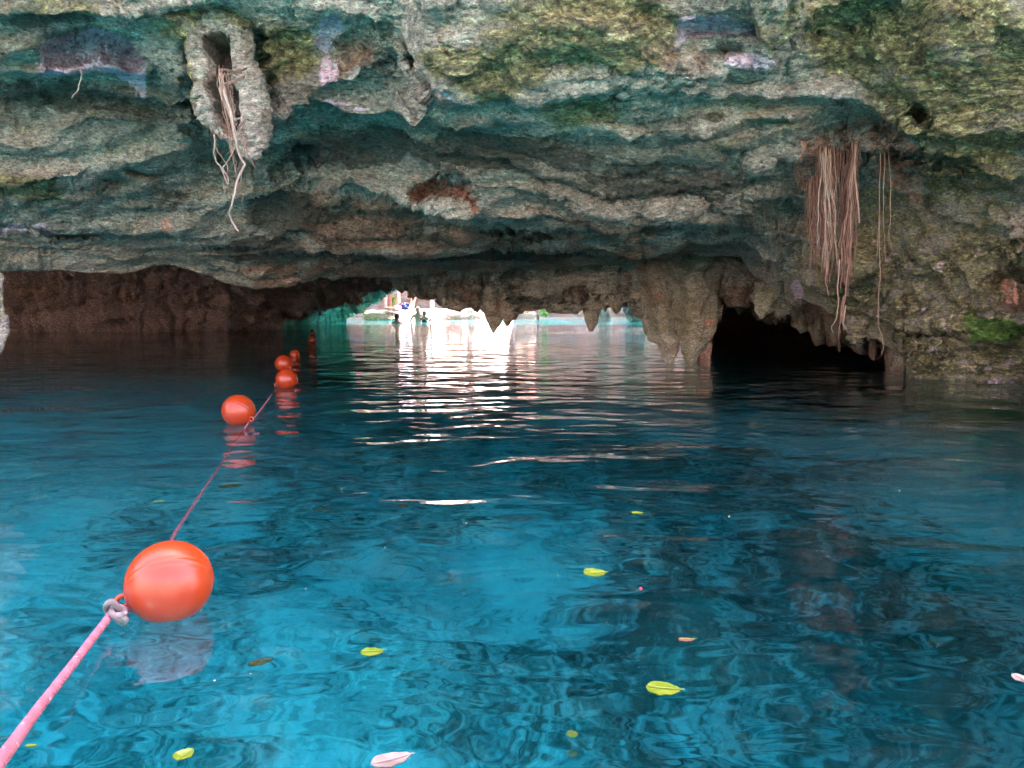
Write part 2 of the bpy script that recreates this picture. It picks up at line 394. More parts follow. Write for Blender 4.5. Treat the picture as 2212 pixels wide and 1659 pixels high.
E_ = [(-900, 575), (0, 578), (100, 583), (230, 596), (300, 592), (330, 574), (400, 578), (470, 606), (530, 622), (560, 625), (620, 616), (700, 603), (780, 600), (870, 598), (960, 588), (1100, 582), (1250, 578), (1400, 566), (1500, 558), (1599, 560), (1630, 605), (1653, 622), (1691, 610), (1706, 640), (1713, 652), (1736, 654), (1770, 669), (1793, 685), (1822, 695), (1832, 725), (1845, 741), (1868, 735), (1885, 738), (1903, 750), (1935, 757), (1952, 768), (1962, 812), (1995, 816), (2052, 821), (2116, 823), (2160, 824), (2212, 826), (3100, 1300)]
Ed = [(-900, 5.4), (0, 6.2), (300, 6.5), (560, 6.9), (870, 7.8), (1100, 8.2), (1400, 7.7), (1500, 7.4), (1600, 7.1), (1700, 6.6), (1800, 6.3), (1900, 6.0), (1962, 5.75), (2212, 5.3), (3100, 3.5)]

def noisy(tab, amp, sc, seed):
    w = np.interp(px, [-80, 0, 2212, 2300], [0, 1, 1, 0])
    return xi(tab, px) + w * amp * n1d(px, sc, seed)
yT = np.full(NC, -560.0); dT = np.full(NC, 2.25)
yU = noisy(U_, 16, 45, 1); yA = np.maximum(noisy(A_, 14, 50, 2), yU + 25); yC = np.maximum(noisy(C_, 10, 50, 3), yA + 30)
yD = np.maximum(noisy(D_, 10, 60, 4), yC + 22)
bank = sm(1948, 1964, px)
yE = (noisy(E_, 7, 30, 5) + 9 * np.maximum(0, n1d(px, 14, 31)) * sm(1590, 1640, px)) * (1 - bank) + xi(E_, px) * bank; yE = np.maximum(yE, yD + 14)
dU, dA, dC, dD, dE = xi(Ud, px), xi(Ad, px), xi(Cd, px), xi(Dd, px), xi(Ed, px)
wb = (px > 2300)
dE = np.where(bank > .5, np.minimum(dwater(px, np.maximum(yE, 700)), 9), dE)
dE = np.where(px > 2212, np.minimum(dE, np.interp(px, [2212, 3100], [5.3, 3.0])), dE)
sU, sA, sC, sD = xi(Us, px), xi(As, px), xi(Cs, px), xi(Ds, px)
NR = 330
tt = np.concatenate([np.linspace(0, 1, 26)[:-1] * .36, .36 + .64 * np.linspace(0, 1, NR)]); NRr = len(tt)
PY = yT[None] + tt[:, None] * (yE - yT)[None]
INV = np.zeros_like(PY)
pieces = [(yT, 1 / dT, yU, 1 / dU), (yU, 1 / (dU * (1 + sU)), yA, 1 / dA), (yA, 1 / (dA * (1 + sA)), yC, 1 / dC), (yC, 1 / (dC * (1 + sC)), yD, 1 / dD), (yD, 1 / (dD * (1 + sD)), yE, 1 / dE)]
for (y0, i0, y1, i1) in pieces:
    f = (PY - y0) / (y1 - y0)
    m = (f >= 0) & (f <= 1.0001)
    # surface between two lips: rounded belly that curls to the lip
    g = f + .10 * np.sin(math.pi * f) 
    INV = np.where(m, i0 + (i1 - i0) * g, INV)
INV = blur1(INV, 2, 0); 
INV = blur1(INV, 2, 1)
D = 1 / INV
Xw = (px[None] - CX) / F * D
def terrace(D, per, k0, k1, mixn, seed, lo=.50):
    G2 = np.stack([Xw * .55, D * 1.1, 0 * D + seed], -1)
    q = D / per + k0 * fbm(G2, 3) * 2 + k1 * fbm(G2 * np.array([5, 4, 1]) + 9, 3) * 2
    fl = np.floor(q); f_ = q - fl
    T = sm(lo, 1.0, f_) - f_
    mx = mixn * sm(-.45, .25, fbm(np.stack([Xw * .7, D * 1.6, 0 * D + seed + 5], -1), 3))
    return D + T * per * mx
wt = sm(-200, 20, PY) * (1 - .6 * sm(0, 1, np.clip((PY - (yE[None] - 30)) / 30, 0, 1)))
D = D + (terrace(D, .62, 1.5, .20, .50, 3.3) - D) * wt
D = D + (terrace(D, .21, 1.3, .45, .34, 8.1) - D) * wt
D = blur1(D, 1, 0)
PX = np.broadcast_to(px[None], PY.shape)
PITS = [(490, 205, 100, 180, .26), (1825, 335, 34, 10, .22), (1975, 255, 14, 12, .35),
        (1765, 75, 16, 12, .25), (966, 95, 12, 16, .25), (790, 96, 9, 12, .10), (1120, 499, 45, 8, .35), (1330, 210, 16, 10, .2), (1840, 90, 14, 45, .10), (660, 345, 25, 22, .25), (150, 505, 40, 6, .25), (1370, 610, 12, 12, .2), (880, 130, 12, 12, .12), (1570, 110, 40, 20, .18),
        (1990, 700, 60, 14, -.15), (2080, 90, 70, 90, -.14), (1250, 70, 200, 40, -.08), (1640, 345, 22, 16, -.15), (2190, 540, 20, 50, -.15), (2160, 700, 60, 60, -.12), (2000, 760, 35, 40, -.12), (1860, 600, 60, 80, -.2), (1700, 520, 80, 30, -.12)]
wx = 18 * n1d(PX.ravel() + PY.ravel() * 2.1, 40, 11).reshape(PX.shape); wy = 9 * n1d(PY.ravel() * 1.7 - PX.ravel(), 30, 12).reshape(PX.shape)
for (cx_, cy_, rx, ry_, dd) in PITS:
    r = np.sqrt(((PX + wx * max(1, rx / 40) - cx_) / rx) ** 2 + ((PY + wy * max(1, ry_ / 22) - cy_) / ry_) ** 2)
    D = D + dd * (1 - sm(.55, 1.15, r))
ALC = []
for (cx_, y0_, rx, drop, hh_, dd) in ((1850, 248, 150, 78, 70, .34), (200, 72, 125, 60, 50, .34), (958, 396, 82, 30, 26, .40), (1497, 388, 46, 18, 22, .35), (1377, 493, 44, 6, 12, .3), (775, 62, 62, 75, 60, .10), (60, 474, 70, 16, 14, .25), (1560, 25, 110, 30, 40, .22), (1260, 118, 120, 22, 25, .16), (1970, 330, 90, 40, 45, .3), (1120, 492, 90, 8, 14, .35), (160, 500, 60, 6, 10, .25), (640, 355, 60, 30, 60, .22), (2190, 590, 60, 30, 60, .3)):
    dx = (px - cx_) / rx
    ja = 9 * n1d(px, 16, cx_ * .013) + 5 * n1d(px, 5, cx_ * .021)
    yt_ = y0_ + drop * dx ** 2 * (1 + .3 * dx) + ja
    for j in np.where(abs(dx) < 1)[0]:
        Dt = np.interp(yt_[j], PY[:, j], D[:, j]); e_ = 1 - dx[j] ** 4
        t_ = (PY[:, j] - yt_[j]) / hh_
        D[:, j] = np.where(t_ > 0, np.maximum(D[:, j], (Dt + dd * e_) - np.maximum(0, t_ - 1) * .5), D[:, j])
    ALC.append((cx_, yt_, hh_, dx))
D = blur1(D, 1, 0)
DMAP = D.copy(); DPY = PY.copy()
def dceil(x, y):
    j = int(np.argmin(abs(px - x))); i = int(np.argmin(abs(DPY[:, j] - y))); return float(DMAP[i, j])
P0 = at(PX, PY, D)
# rows beyond the lip: the rock curls back and up out of sight, or goes down under the water at the bank
ext = []
for k in range(1, 10):
    up = P0[-1] + np.stack([.05 * k ** 1.6 * P0[-1][:, 0] / P0[-1][:, 1], .05 * k ** 1.6 + 0 * px, .014 * k ** 2.2 + 0 * px], -1)
    dn = P0[-1] + np.stack([0 * px, -.02 * k + 0 * px, -.30 * k + 0 * px], -1)
    ext.append(up * (1 - bank)[:, None] + dn * bank[:, None])
top = []
for zz, yy in ((5.0, 3.1), (4.0, 2.7), (3.0, 2.4), (2.5, 2.25)):
    r = P0[0].copy(); r[:, 2] = zz; r[:, 1] = yy; r[:, 0] *= 1 + .25 * (zz - 2); top.append(r)
P0 = np.concatenate([np.array(top), P0, np.array(ext)], 0)
N0 = grid_normals(P0)
sgn = np.sign((N0[60:200, 300:700] * -P0[60:200, 300:700]).sum(-1).mean()); N0 *= sgn
H = rock_h(P0)
# gentle overall smoothness of the left ledge, roughness of the top
PXf = np.broadcast_to(px[None], P0.shape[:2]); PYf = np.concatenate([np.repeat(PY[:1], 4, 0), PY, np.repeat(PY[-1:], 9, 0)], 0)
fine = np.ones_like(PXf)
calm = np.exp(-((PXf - 200) / 260) ** 2 - ((PYf - 290) / 110) ** 2) * .5 + np.exp(-((PXf - 300) / 300) ** 2 - ((PYf - 560) / 50) ** 2) * .45
H = H * (1 - calm) * (.62 + .38 * sm(3.4, 5.0, P0[..., 1]))
edge = np.minimum(1, np.maximum(.35, .35 + (yE[None] - PYf) / 40))
P1 = P0 + N0 * (H * edge)[..., None]

def ell(PXX, PYY, lst):
    m = np.zeros_like(PXX)
    for (a, b, c, d, s_) in lst:
        r = np.sqrt(((PXX + wxx - a) / c) ** 2 + ((PYY + wyy - b) / d) ** 2)
        m = np.maximum(m, s_ * (1 - sm(.5, 1.3, r)))
    return m
wxx = 26 * fbm(P1 * 2.2 + 4, 4); wyy = 14 * fbm(P1 * 2.2 + 77, 4)
pinkm = ell(PXf, PYf, [(955, 415, 75, 22, 1), (1497, 402, 45, 20, 1), (1377, 500, 42, 9, 1), (1780, 298, 95, 28, 1), (1885, 275, 80, 36, .8), (2185, 625, 30, 45, .8), (640, 603, 45, 5, 1), (400, 520, 30, 12, .6), (2195, 660, 15, 20, 1), (360, 480, 20, 25, .7), (440, 385, 14, 10, .6), (250, 60, 70, 30, .45)])
def alc(k, ext=1.3, soft=.15):
    cx_, yt_, hh_, dx = ALC[k]; yy = yt_[None]
    t_ = (PYf - yy) / hh_
    return (np.abs(dx)[None] < 1) * sm(-.08, .04, t_) * (1 - sm(ext, ext + soft, t_ + .3 * wyy / 14)) * (1 - sm(.85, 1, np.abs(dx))[None])
vr = sm(-.2, .25, fbm(P1 * 3 + 200, 3))
palp = sm(1650, 1850, PXf) * sm(380, 520, PYf)
pinkm = np.maximum(np.maximum(alc(2, 1.4), alc(3, 1.4)), alc(4)); pinkm = np.maximum(pinkm, alc(0, 1.6) * (.85 + .35 * vr)); pinkm = np.maximum(pinkm, alc(13) * .45)
pinkm = np.maximum(pinkm, ell(PXf, PYf, [(2185, 625, 26, 36, .8), (640, 603, 45, 5, 1), (400, 520, 24, 9, .6), (360, 480, 16, 18, .7), (440, 385, 12, 8, .6)]))
redm = ell(PXf, PYf, [(780, 490, 170, 62, 1), (950, 515, 260, 26, .8), (1150, 505, 140, 14, .9), (720, 575, 60, 10, .5), (1300, 600, 400, 30, .6), (1450, 540, 180, 50, .55), (1440, 120, 130, 60, .5), (800, 90, 40, 40, .5), (650, 430, 100, 60, .7), (2190, 640, 40, 40, .6)])
palm = sm(1600, 1800, PXf) * sm(420, 560, PYf)
redm = np.maximum(redm, .62 * sm(430, 500, PYf) * (1 - sm(1500, 1700, PXf)) * sm(350, 600, PXf))
redm = np.maximum(redm, .7 * np.maximum(alc(5, 1.2), alc(10, 1.2)))
mossm = ell(PXf, PYf, [(2090, 200, 260, 330, .75), (1250, 60, 320, 110, .8), (1050, 140, 180, 70, .9), (620, 120, 90, 90, .8), (420, 60, 140, 60, .7), (1250, 240, 120, 40, .8), (1850, 80, 160, 120, .8), (1950, 520, 300, 160, .6), (1900, 690, 160, 80, .6), (100, 20, 180, 40, .6), (1600, 250, 200, 80, .5), (2150, 790, 120, 60, .5), (50, 400, 120, 30, .7), (170, 280, 260, 90, .45)])
darkm = ell(PXf, PYf, [(760, 330, 190, 45, 1), (1050, 330, 280, 50, .85), (620, 470, 90, 60, 1), (560, 545, 120, 26, 1), (360, 430, 110, 40, .6), (150, 210, 220, 50, .75), (1430, 380, 240, 60, .7), (1000, 450, 60, 20, .5), (250, 250, 240, 60, .5), (1100, 553, 220, 8, 1), (750, 552, 120, 10, 1), (100, 50, 120, 18, .8), (1450, 255, 160, 30, .6), (1900, 520, 120, 40, .35), (40, 345, 100, 40, .4)])  # dark algae, strengthened under the lips to paint in recess shade
lilm = ell(PXf, PYf, [(715, 70, 30, 60, .95), (720, 165, 22, 55, .9), (745, 230, 70, 10, .8), (1540, 45, 90, 28, .9), (1620, 130, 60, 20, .9), (60, 483, 55, 14, .9), (1940, 352, 60, 16, .9), (1714, 632, 13, 24, 1.2), (1180, 478, 160, 8, .4), (950, 220, 60, 10, .6), (1800, 215, 50, 18, .5), (1750, 345, 50, 16, .5), (1470, 100, 40, 20, .5), (1900, 240, 60, 8, .5)])
lilm = np.maximum(lilm, np.maximum(alc(1, 1.5), np.maximum(alc(6), alc(7, 1.2))) * .95); lilm = np.maximum(lilm, alc(0, 1.35) * (1 - vr) * .75)
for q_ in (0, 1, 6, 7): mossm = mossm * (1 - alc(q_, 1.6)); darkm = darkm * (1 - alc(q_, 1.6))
lilm = np.maximum(lilm, palp * .42)
vivm = ell(PXf, PYf, [(2165, 712, 90, 40, .75), (2110, 690, 60, 30, .6)])
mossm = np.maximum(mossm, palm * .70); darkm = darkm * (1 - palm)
mossm = np.maximum(mossm, .95 * ell(PXf, PYf, [(2010, 780, 80, 50, 1), (2150, 780, 90, 50, .95), (2050, 700, 60, 50, .7)]))
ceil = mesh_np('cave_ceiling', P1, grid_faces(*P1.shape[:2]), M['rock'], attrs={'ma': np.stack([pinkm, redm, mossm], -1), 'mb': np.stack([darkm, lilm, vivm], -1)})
tag(ceil, 'layered mossy limestone roof sloping down to the water', 'cave ceiling', kind='structure')

def attr_const(P, ma, mb, amp=.25):
    n = [fbm(P * 1.5 + k * 13, 3) * amp * 2 for k in range(6)]
    return {'ma': np.stack([ma[k] + n[k] * (ma[k] > 0) for k in range(3)], -1), 'mb': np.stack([mb[k] + n[k + 3] * (mb[k] > 0) for k in range(3)], -1)}

# ------------------------------------------------------------------ solid rock above and behind the visible ceiling
def slab(name, X0, X1, Y0, Y1, z0, z1, mat, n=60, fam=.6):
    xs = np.linspace(X0, X1, n); ys = np.linspace(Y0, Y1, n)
    GX, GY = np.meshgrid(xs, ys)
    e = np.minimum(np.minimum(GX - X0, X1 - GX) / (X1 - X0), np.minimum(GY - Y0, Y1 - GY) / (Y1 - Y0))
    T = np.stack([GX, GY, z1 + fam * fbm(np.stack([GX, GY, GX * 0], -1) * .35, 4) * 2 - (e < 1e-6) * (z1 - z0) * .5], -1)
    B = np.stack([GX, GY, z0 + fam * .5 * fbm(np.stack([GX, GY, GX * 0 + 9], -1) * .5, 4) + (e < 1e-6) * (z1 - z0) * .5], -1)
    V = np.concatenate([T.reshape(-1, 3), B.reshape(-1, 3)])
    f1 = grid_faces(n, n); f2 = f1[:, ::-1] + n * n
    return mesh_np(name, V, np.concatenate([f1, f2]), mat)
tag(slab('cave_roof', -40, 40, 2.9, 29, 2.55, 5.3, M['rock']), 'thick limestone roof above the pool', 'cave roof', kind='structure')

# ------------------------------------------------------------------ generic hanging rock sheet for curtains and far walls
def sheet(name, tabtop, tabbot, dtop, dbot, mat, x0, x1, step, nr, amp, ma=(0, 0, 0), mb=(0, 0, 0), curl=.05, down=None, flute=0, jag=4, freq=1.0, seed=21, drips=()):
    xs = np.arange(x0, x1 + .1, step)
    yt, yb = xi(tabtop, xs), xi(tabbot, xs)
    yb = yb + jag * fbm(np.stack([xs / 9, xs * 0 + seed, xs * 0], -1), 3)
    dr = np.zeros_like(xs)
    for (c_, l_, w_) in drips: dr = np.maximum(dr, 0) + 0; yb = yb + l_ * np.exp(-np.abs((xs - c_) / w_) ** 1.6); dr = np.maximum(dr, np.exp(-((xs - c_) / (1.5 * w_)) ** 2))
    dt, db = xi(dtop, xs), xi(dbot, xs)
    t = np.linspace(0, 1, nr)[:, None]
    PYY = yt + t * (yb - yt); PXX = np.broadcast_to(xs, PYY.shape)
    DD = 1 / (1 / dt + (1 / db - 1 / dt) * t)
    DD = DD - .42 * dr[None] * sm(.35, .8, t)
    P = at(PXX, PYY, DD)
    dn = xi(down, xs) if down else np.zeros_like(xs)
    ex = []
    for k in range(1, 9):
        a = P[-1] + np.stack([curl * k ** 1.6 * P[-1][:, 0] / P[-1][:, 1], curl * k ** 1.6 + 0 * xs, curl * .35 * k ** 2.2 + 0 * xs], -1)
        b = P[-1] + np.stack([0 * xs, 0 * xs, -.35 * k + 0 * xs], -1)
        ex.append(a * (1 - dn)[:, None] + b * dn[:, None])
    P = np.concatenate([P, np.array(ex)])
    Nn = grid_normals(P); Nn *= np.sign((Nn * (np.array([0, 0, .5]) - P)).sum(-1).mean())
    Q = P * freq
    h = rock_h(Q) / freq * amp
    if flute: h = h + flute * (billow(P * np.array([1, 1, .28]) * freq * 2.4 + seed, 3) + .5 * billow(P * np.array([1, 1, .35]) * freq * 6 + seed, 2))
    P = P + Nn * h[..., None]
    return mesh_np(name, P, grid_faces(*P.shape[:2]), mat, attrs=attr_const(P, ma, mb))

# far left wall of the cavern
w1 = sheet('cavern_wall', [(-1200, 480), (900, 560)], [(-1200, 735), (0, 722), (300, 720), (500, 717), (565, 716), (600, 708), (640, 692), (658, 682), (702, 677), (733, 666), (777, 662), (801, 650), (821, 626), (866, 606), (900, 600)],
           [(-1200, 15), (0, 15.5), (500, 17), (900, 20)], [(-1200, 16), (0, 17.0), (300, 17.4), (500, 18.5), (600, 20), (700, 22), (900, 23)],
           M['rockdark'], -1200, 900, 4, 70, 1.2, (0, .42, 0), (.1, 0, 0), .1, [(-1200, 1), (560, 1), (610, 0), (900, 0)], flute=.34, jag=2, freq=.6)
tag(w1, 'dark reddish dripstone wall across the back of the left cavern', 'cave wall', kind='structure')
w2 = sheet('overhang_rock', [(560, 640), (880, 585)], [(560, 708), (600, 706), (658, 700), (720, 695), (745, 693), (765, 682), (793, 667), (822, 655), (850, 640), (866, 627), (880, 618)],
           [(560, 21), (880, 23)], [(560, 26), (658, 28), (740, 30), (800, 29), (880, 28)],
           M['rock'], 560, 880, 2.0, 50, 1.8, (0, 0, .6), (.4, 0, .2), .12, [(560, 1), (735, 1), (755, 0), (880, 0)], jag=2, freq=.6, seed=5)
tag(w2, 'pale green overhang lit beside the far opening', 'rock overhang', kind='structure')
# curtain with short stalactites over the far opening
CB = [(845, 600), (866, 622), (881, 630), (905, 642), (921, 648), (937, 643), (949, 656), (980, 661), (1020, 665), (1044, 673), (1060, 690), (1090, 690), (1104, 684), (1130, 668), (1153, 668), (1170, 655), (1183, 668), (1203, 674), (1215, 676), (1238, 671), (1262, 672), (1296, 660), (1350, 652), (1370, 652), (1400, 700), (1420, 735), (1450, 735), (1500, 700), (1560, 690)]
w3 = sheet('stone_curtain', [(845, 520), (1560, 500)], CB, [(845, 8.9), (1100, 9.0), (1400, 8.5), (1560, 8.2)], [(845, 11.6), (900, 11.0), (1100, 10.4), (1300, 9.8), (1400, 9.0), (1560, 8.4)],
           M['rockcurtain'], 845, 1560, 1.6, 130, 2.6, (.15, .5, .2), (.45, 0, 0), .06, flute=.085, jag=4, freq=2.0, seed=9, drips=[(872, 6, 4), (893, 8, 7), (934, 7, 5), (958, 8, 5), (975, 6, 4), (990, 9, 6), (1012, 7, 5), (1030, 9, 6), (1120, 9, 5), (1138, 10, 5), (1160, 12, 6), (1178, 8, 4), (1196, 10, 6), (1212, 7, 4), (1228, 12, 6), (1246, 8, 5), (1284, 12, 5), (1306, 12, 5), (1330, 16, 6), (1352, 12, 5), (1370, 20, 6), (1384, 14, 5)])
tag(w3, 'knobbly brown stone curtain over the bright opening', 'rock curtain', kind='structure')
# second layer inside the right arch
w4 = sheet('arch_underside', [(1500, 540), (1990, 700)], [(1500, 660), (1558, 668), (1600, 662), (1615, 664), (1640, 690), (1660, 690), (1700, 695), (1713, 707), (1751, 726), (1790, 742), (1840, 752), (1869, 765), (1903, 778), (1922, 786), (1932, 808), (1964, 816), (1990, 818)],
           [(1500, 8.2), (1700, 7.2), (1990, 6.0)], [(1500, 10.5), (1700, 9.0), (1850, 7.2), (1930, 6.3), (1990, 5.95)],
           M['rockdry'], 1500, 1990, 2.6, 60, .8, (0, .7, .1), (.3, 0, 0), .06, [(1500, 0), (1920, 0), (1940, 1), (1990, 1)], jag=5, freq=1.3, seed=13, drips=[(1560, 8, 6), (1598, 12, 8), (1676, 14, 6), (1694, 9, 5), (1730, 10, 7), (1768, 9, 6), (1812, 10, 8), (1856, 10, 7), (1888, 8, 5)])
tag(w4, 'brown underside of the right arch above the dark cave', 'cave arch', kind='structure')

# closed dark cavern walls at both sides and behind the arch
def plan_wall(name, pts, mat, z0=-4, z1=3.2, amp=1.5, n=200, m=40):
    pts = np.array(pts, float); s = np.concatenate([[0], np.cumsum(np.linalg.norm(np.diff(pts, axis=0), axis=1))])
    u = np.linspace(0, s[-1], n); X = np.interp(u, s, pts[:, 0]); Y = np.interp(u, s, pts[:, 1]); Z = np.linspace(z1, z0, m)
    P = np.stack([np.broadcast_to(X, (m, n)), np.broadcast_to(Y, (m, n)), np.broadcast_to(Z[:, None], (m, n))], -1)
    Nn = grid_normals(P); P = P + Nn * (rock_h(P * .6) / .6 * amp)[..., None]
    return mesh_np(name, P, grid_faces(m, n), mat, attrs=attr_const(P, (0, .7, 0), (.3, 0, 0)))
tag(plan_wall('cavern_side_wall', [(-11, -2), (-13, 4), (-17, 10), (-22, 17), (-16, 19)], M['rockdark']), 'dark side wall of the left cavern', 'cave wall', kind='structure')
tag(plan_wall('right_cavern_wall', [(3.4, 5.6), (6, 9), (8.5, 14), (7.5, 20), (4.6, 20.5), (3.5, 14), (3.0, 11.5)], M['rockdark'], amp=.6), 'unlit wall inside the right cave', 'cave wall', kind='structure')
tag(plan_wall('right_bank_wall', [(3.3, 4.9), (4.5, 4.6), (8, 4), (14, 3)], M['rock'], z1=3, amp=.7), 'mossy rock bank continuing out of frame on the right', 'rock bank', kind='structure')

# ------------------------------------------------------------------ stalactites
def stal(name, rows, d, k=.8, mat=None, amp=.5, flute=.02, pits=(), ma=(0, .3, .2), mb=(.1, 0, 0), n=120, m=110, slope=0.0, freq=1.6, masks=None, flutes=.6, rough=0):
    r = np.array(rows, float); ys = np.linspace(r[0, 0], r[-1, 0], m)
    rg_ = rough * fbm(np.stack([ys / 22, ys * 0 + 3.3, ys * 0], -1), 3)
    xl = blur1(np.interp(ys, r[:, 0], r[:, 1]), 2) - rg_; xr = blur1(np.interp(ys, r[:, 0], r[:, 2]), 2)
    xr = xr + rough * fbm(np.stack([ys / 18, ys * 0 + 8.3, ys * 0], -1), 3)
    c = (xl + xr) / 2; w = np.maximum((xr - xl) / 2, .2)
    a = np.linspace(0, 2 * math.pi, n, endpoint=False)
    DD = d + slope * (ys - ys[0])
    ctr = at(c, ys, DD); edge = at(c + w, ys, DD); R = edge[:, 0] - ctr[:, 0]
    P = ctr[:, None] + np.stack([R[:, None] * np.cos(a)[None], k * R[:, None] * np.sin(a)[None], 0 * R[:, None] * a[None]], -1)
    Nn = grid_normals(P, True); Nn *= np.sign((Nn * (P - ctr[:, None])).sum(-1).mean())
    Q = P * freq
    h = amp * 1.15 * rock_h(Q) / freq + flute * (billow(P * np.array([7, 7, 1.2]) / max(R.max(), .1) * .25 + 3, 3))
    ph = 2.2 * fbm(np.stack([ctr[:, 2] * 2.5, ctr[:, 2] * 0 + rows[0][1] * .01, ctr[:, 2] * 0], -1), 2)[:, None]
    h = h - flutes * R[:, None] * np.abs(np.sin(2.5 * a[None] + ph)) ** .5 * .35 + flutes * R[:, None] * .10 * np.sin(7 * a[None] + 3 * ph)
    h = h * np.minimum(1, R / (R.max() * .5))[:, None]
    front = np.sin(a)[None] < .25
    PXX = c[:, None] + w[:, None] * np.cos(a)[None]; PYY = np.broadcast_to(ys[:, None], PXX.shape)
    wob = 9 * fbm(P * 7 + 8, 4)
    for (x_, y_, rx, ry_, dd) in pits:
        q = np.sqrt(((PXX + wob - x_) / rx) ** 2 + ((PYY + wob - y_) / ry_) ** 2)
        h = h - np.where(front, dd * (1 - sm(.5, 1.1, q)), 0) * 0
        P[..., 1] += np.where(front, dd * (1 - sm(.5, 1.15, q)), 0)
    P = P + Nn * h[..., None]
    V = np.concatenate([P.reshape(-1, 3), [P[-1].mean(0)], [P[0].mean(0)]])
    Fq = grid_faces(m, n, True)
    tip = m * n
    org = P[0].mean(0)
    at_ = attr_const(V, ma, mb)
    if masks is not None:
        PXv = np.append(PXX.ravel(), [c[-1], c[0]]); PYv = np.append(PYY.ravel(), [ys[-1], ys[0]])
        masks(PXv, PYv, V, at_)
    fl = [list(q) for q in Fq] + [[(m - 1) * n + j, (m - 1) * n + (j + 1) % n, tip, tip] for j in range(0)]
    me = bpy.data.meshes.new(name)
    F4 = np.concatenate([Fq]); 
    o = mesh_np(name, V, F4, mat or M['rockdry'], origin=org, attrs=at_)
    # close the tip and the top
    bm = bmesh.new(); bm.from_mesh(o.data); bm.verts.ensure_lookup_table()
    for j in range(n):
        try:
            bm.faces.new((bm.verts[(m - 1) * n + j], bm.verts[(m - 1) * n + (j + 1) % n], bm.verts[tip])).smooth = True
            bm.faces.new((bm.verts[(j + 1) % n], bm.verts[j], bm.verts[tip + 1])).smooth = True
        except ValueError: pass
    bm.to_mesh(o.data); bm.free()
    return o
G = 'stalactites hanging from the cave roof'
o = stal('stalactite', [(500, 1415, 1630), (550, 1420, 1596), (600, 1428, 1566), (640, 1434, 1558), (660, 1440, 1558), (690, 1446, 1556), (711, 1452, 1552), (738, 1463, 1532), (759, 1472, 1514), (774, 1478, 1506), (784, 1484, 1503), (797, 1491, 1496)], 8.5, .75, amp=.75, flutes=1.0, flute=.03, ma=(.1, .3, .45), mb=(.12, 0, .1), slope=-.0037, n=180, m=180)
tag(o, 'broad fluted stalactite whose tip reaches the water', 'stalactite', G)
o = stal('stalactite', [(500, 1345, 1480), (570, 1366, 1470), (620, 1374, 1462), (685, 1386, 1462), (728, 1398, 1462), (740, 1418, 1466), (755, 1424, 1467), (768, 1427, 1463), (778, 1435, 1456), (784, 1440, 1450)], 8.5, .8, amp=.7, flutes=1.0, flute=.03, ma=(.2, .4, .35), mb=(.1, 0, 0), slope=-.0042, n=150, m=160)
tag(o, 'blunt stalactite with orange tip left of the broad one', 'stalactite', G)
o = stal('stone_column', [(690, 1506, 1549), (738, 1505, 1540), (770, 1503, 1539), (790, 1502, 1540), (900, 1495, 1545)], 7.75, .8, amp=.35, flute=.04, ma=(.75, .6, 0), mb=(0, 0, 0))
tag(o, 'orange stone column standing in the water behind the broad stalactite', 'rock column')
o = stal('stalactite', [(640, 1022, 1118), (665, 1036, 1102), (680, 1044, 1094), (696, 1049, 1085), (706, 1055, 1078), (719, 1064, 1068)], 10.2, .8, amp=.35, flute=.012, flutes=.35, ma=(.2, .6, .1), mb=(.3, 0, 0), freq=1.5, mat=M['rockcurtain'])
tag(o, 'dark pointed stalactite over the bright reflection', 'stalactite', G)
o = stal('stalactite', [(640, 1070, 1134), (665, 1076, 1120), (680, 1079, 1115), (692, 1083, 1109), (705, 1092, 1100)], 10.1, .8, amp=.35, flute=.012, flutes=.35, ma=(.3, .6, .1), mb=(.2, 0, 0), freq=1.5, mat=M['rockcurtain'])
tag(o, 'short stalactite joined to the right of the dark pointed one', 'stalactite', G)
o = stal('stalactite', [(600, 1255, 1310), (640, 1262, 1300), (672, 1259, 1296), (688, 1263, 1291), (700, 1266, 1288), (716, 1272, 1282)], 9.7, .8, amp=.35, flute=.012, flutes=.35, ma=(.1, .5, .2), mb=(.2, 0, 0), freq=1.5, mat=M['rockcurtain'])
tag(o, 'slender stalactite at the right end of the bright opening', 'stalactite', G)
o = stal('stalactite', [(590, 1305, 1360), (620, 1310, 1354), (650, 1312, 1350), (664, 1314, 1348), (674, 1320, 1342), (679, 1327, 1334)], 9.1, .8, amp=.35, flute=.012, flutes=.35, ma=(0, .2, .5), mb=(.1, 0, 0), freq=1.5, mat=M['rockcurtain'])
tag(o, 'blunt greenish stalactite above the first teal pillar', 'stalactite', G)
o = stal('stalactite', [(570, 886, 960), (600, 898, 955), (625, 902, 950), (640, 908, 942), (649, 918, 930)], 10.8, .8, amp=.9, flute=.01, ma=(.1, .3, .4), mb=(.1, 0, 0), freq=1.5, mat=M['rockcurtain'])
tag(o, 'rounded mossy lump hanging above the swimmers', 'stalactite', G)
for (rw, d_, lb) in (([(610, 1630, 1705), (640, 1624, 1700), (665, 1626, 1690), (680, 1632, 1660), (689, 1640, 1648)], 7.2, 'rounded stone knob hanging at the top of the dark cave'),
                     ([(640, 1662, 1708), (670, 1668, 1700), (684, 1676, 1690), (690, 1680, 1686)], 7.3, 'small stone drip beside the rounded knob'),
                     ([(660, 1826, 1900), (690, 1822, 1896), (715, 1822, 1884), (732, 1830, 1870), (743, 1842, 1854)], 6.1, 'green rounded stone knob hanging right of the long roots')):
    o = stal('stalactite', rw, d_, .9, M['rock'] if d_ < 7 else None, amp=.9, flute=.01, ma=(0, .1, .5), mb=(.1, 0, .1), m=60, n=80); tag(o, lb, 'stalactite', G)
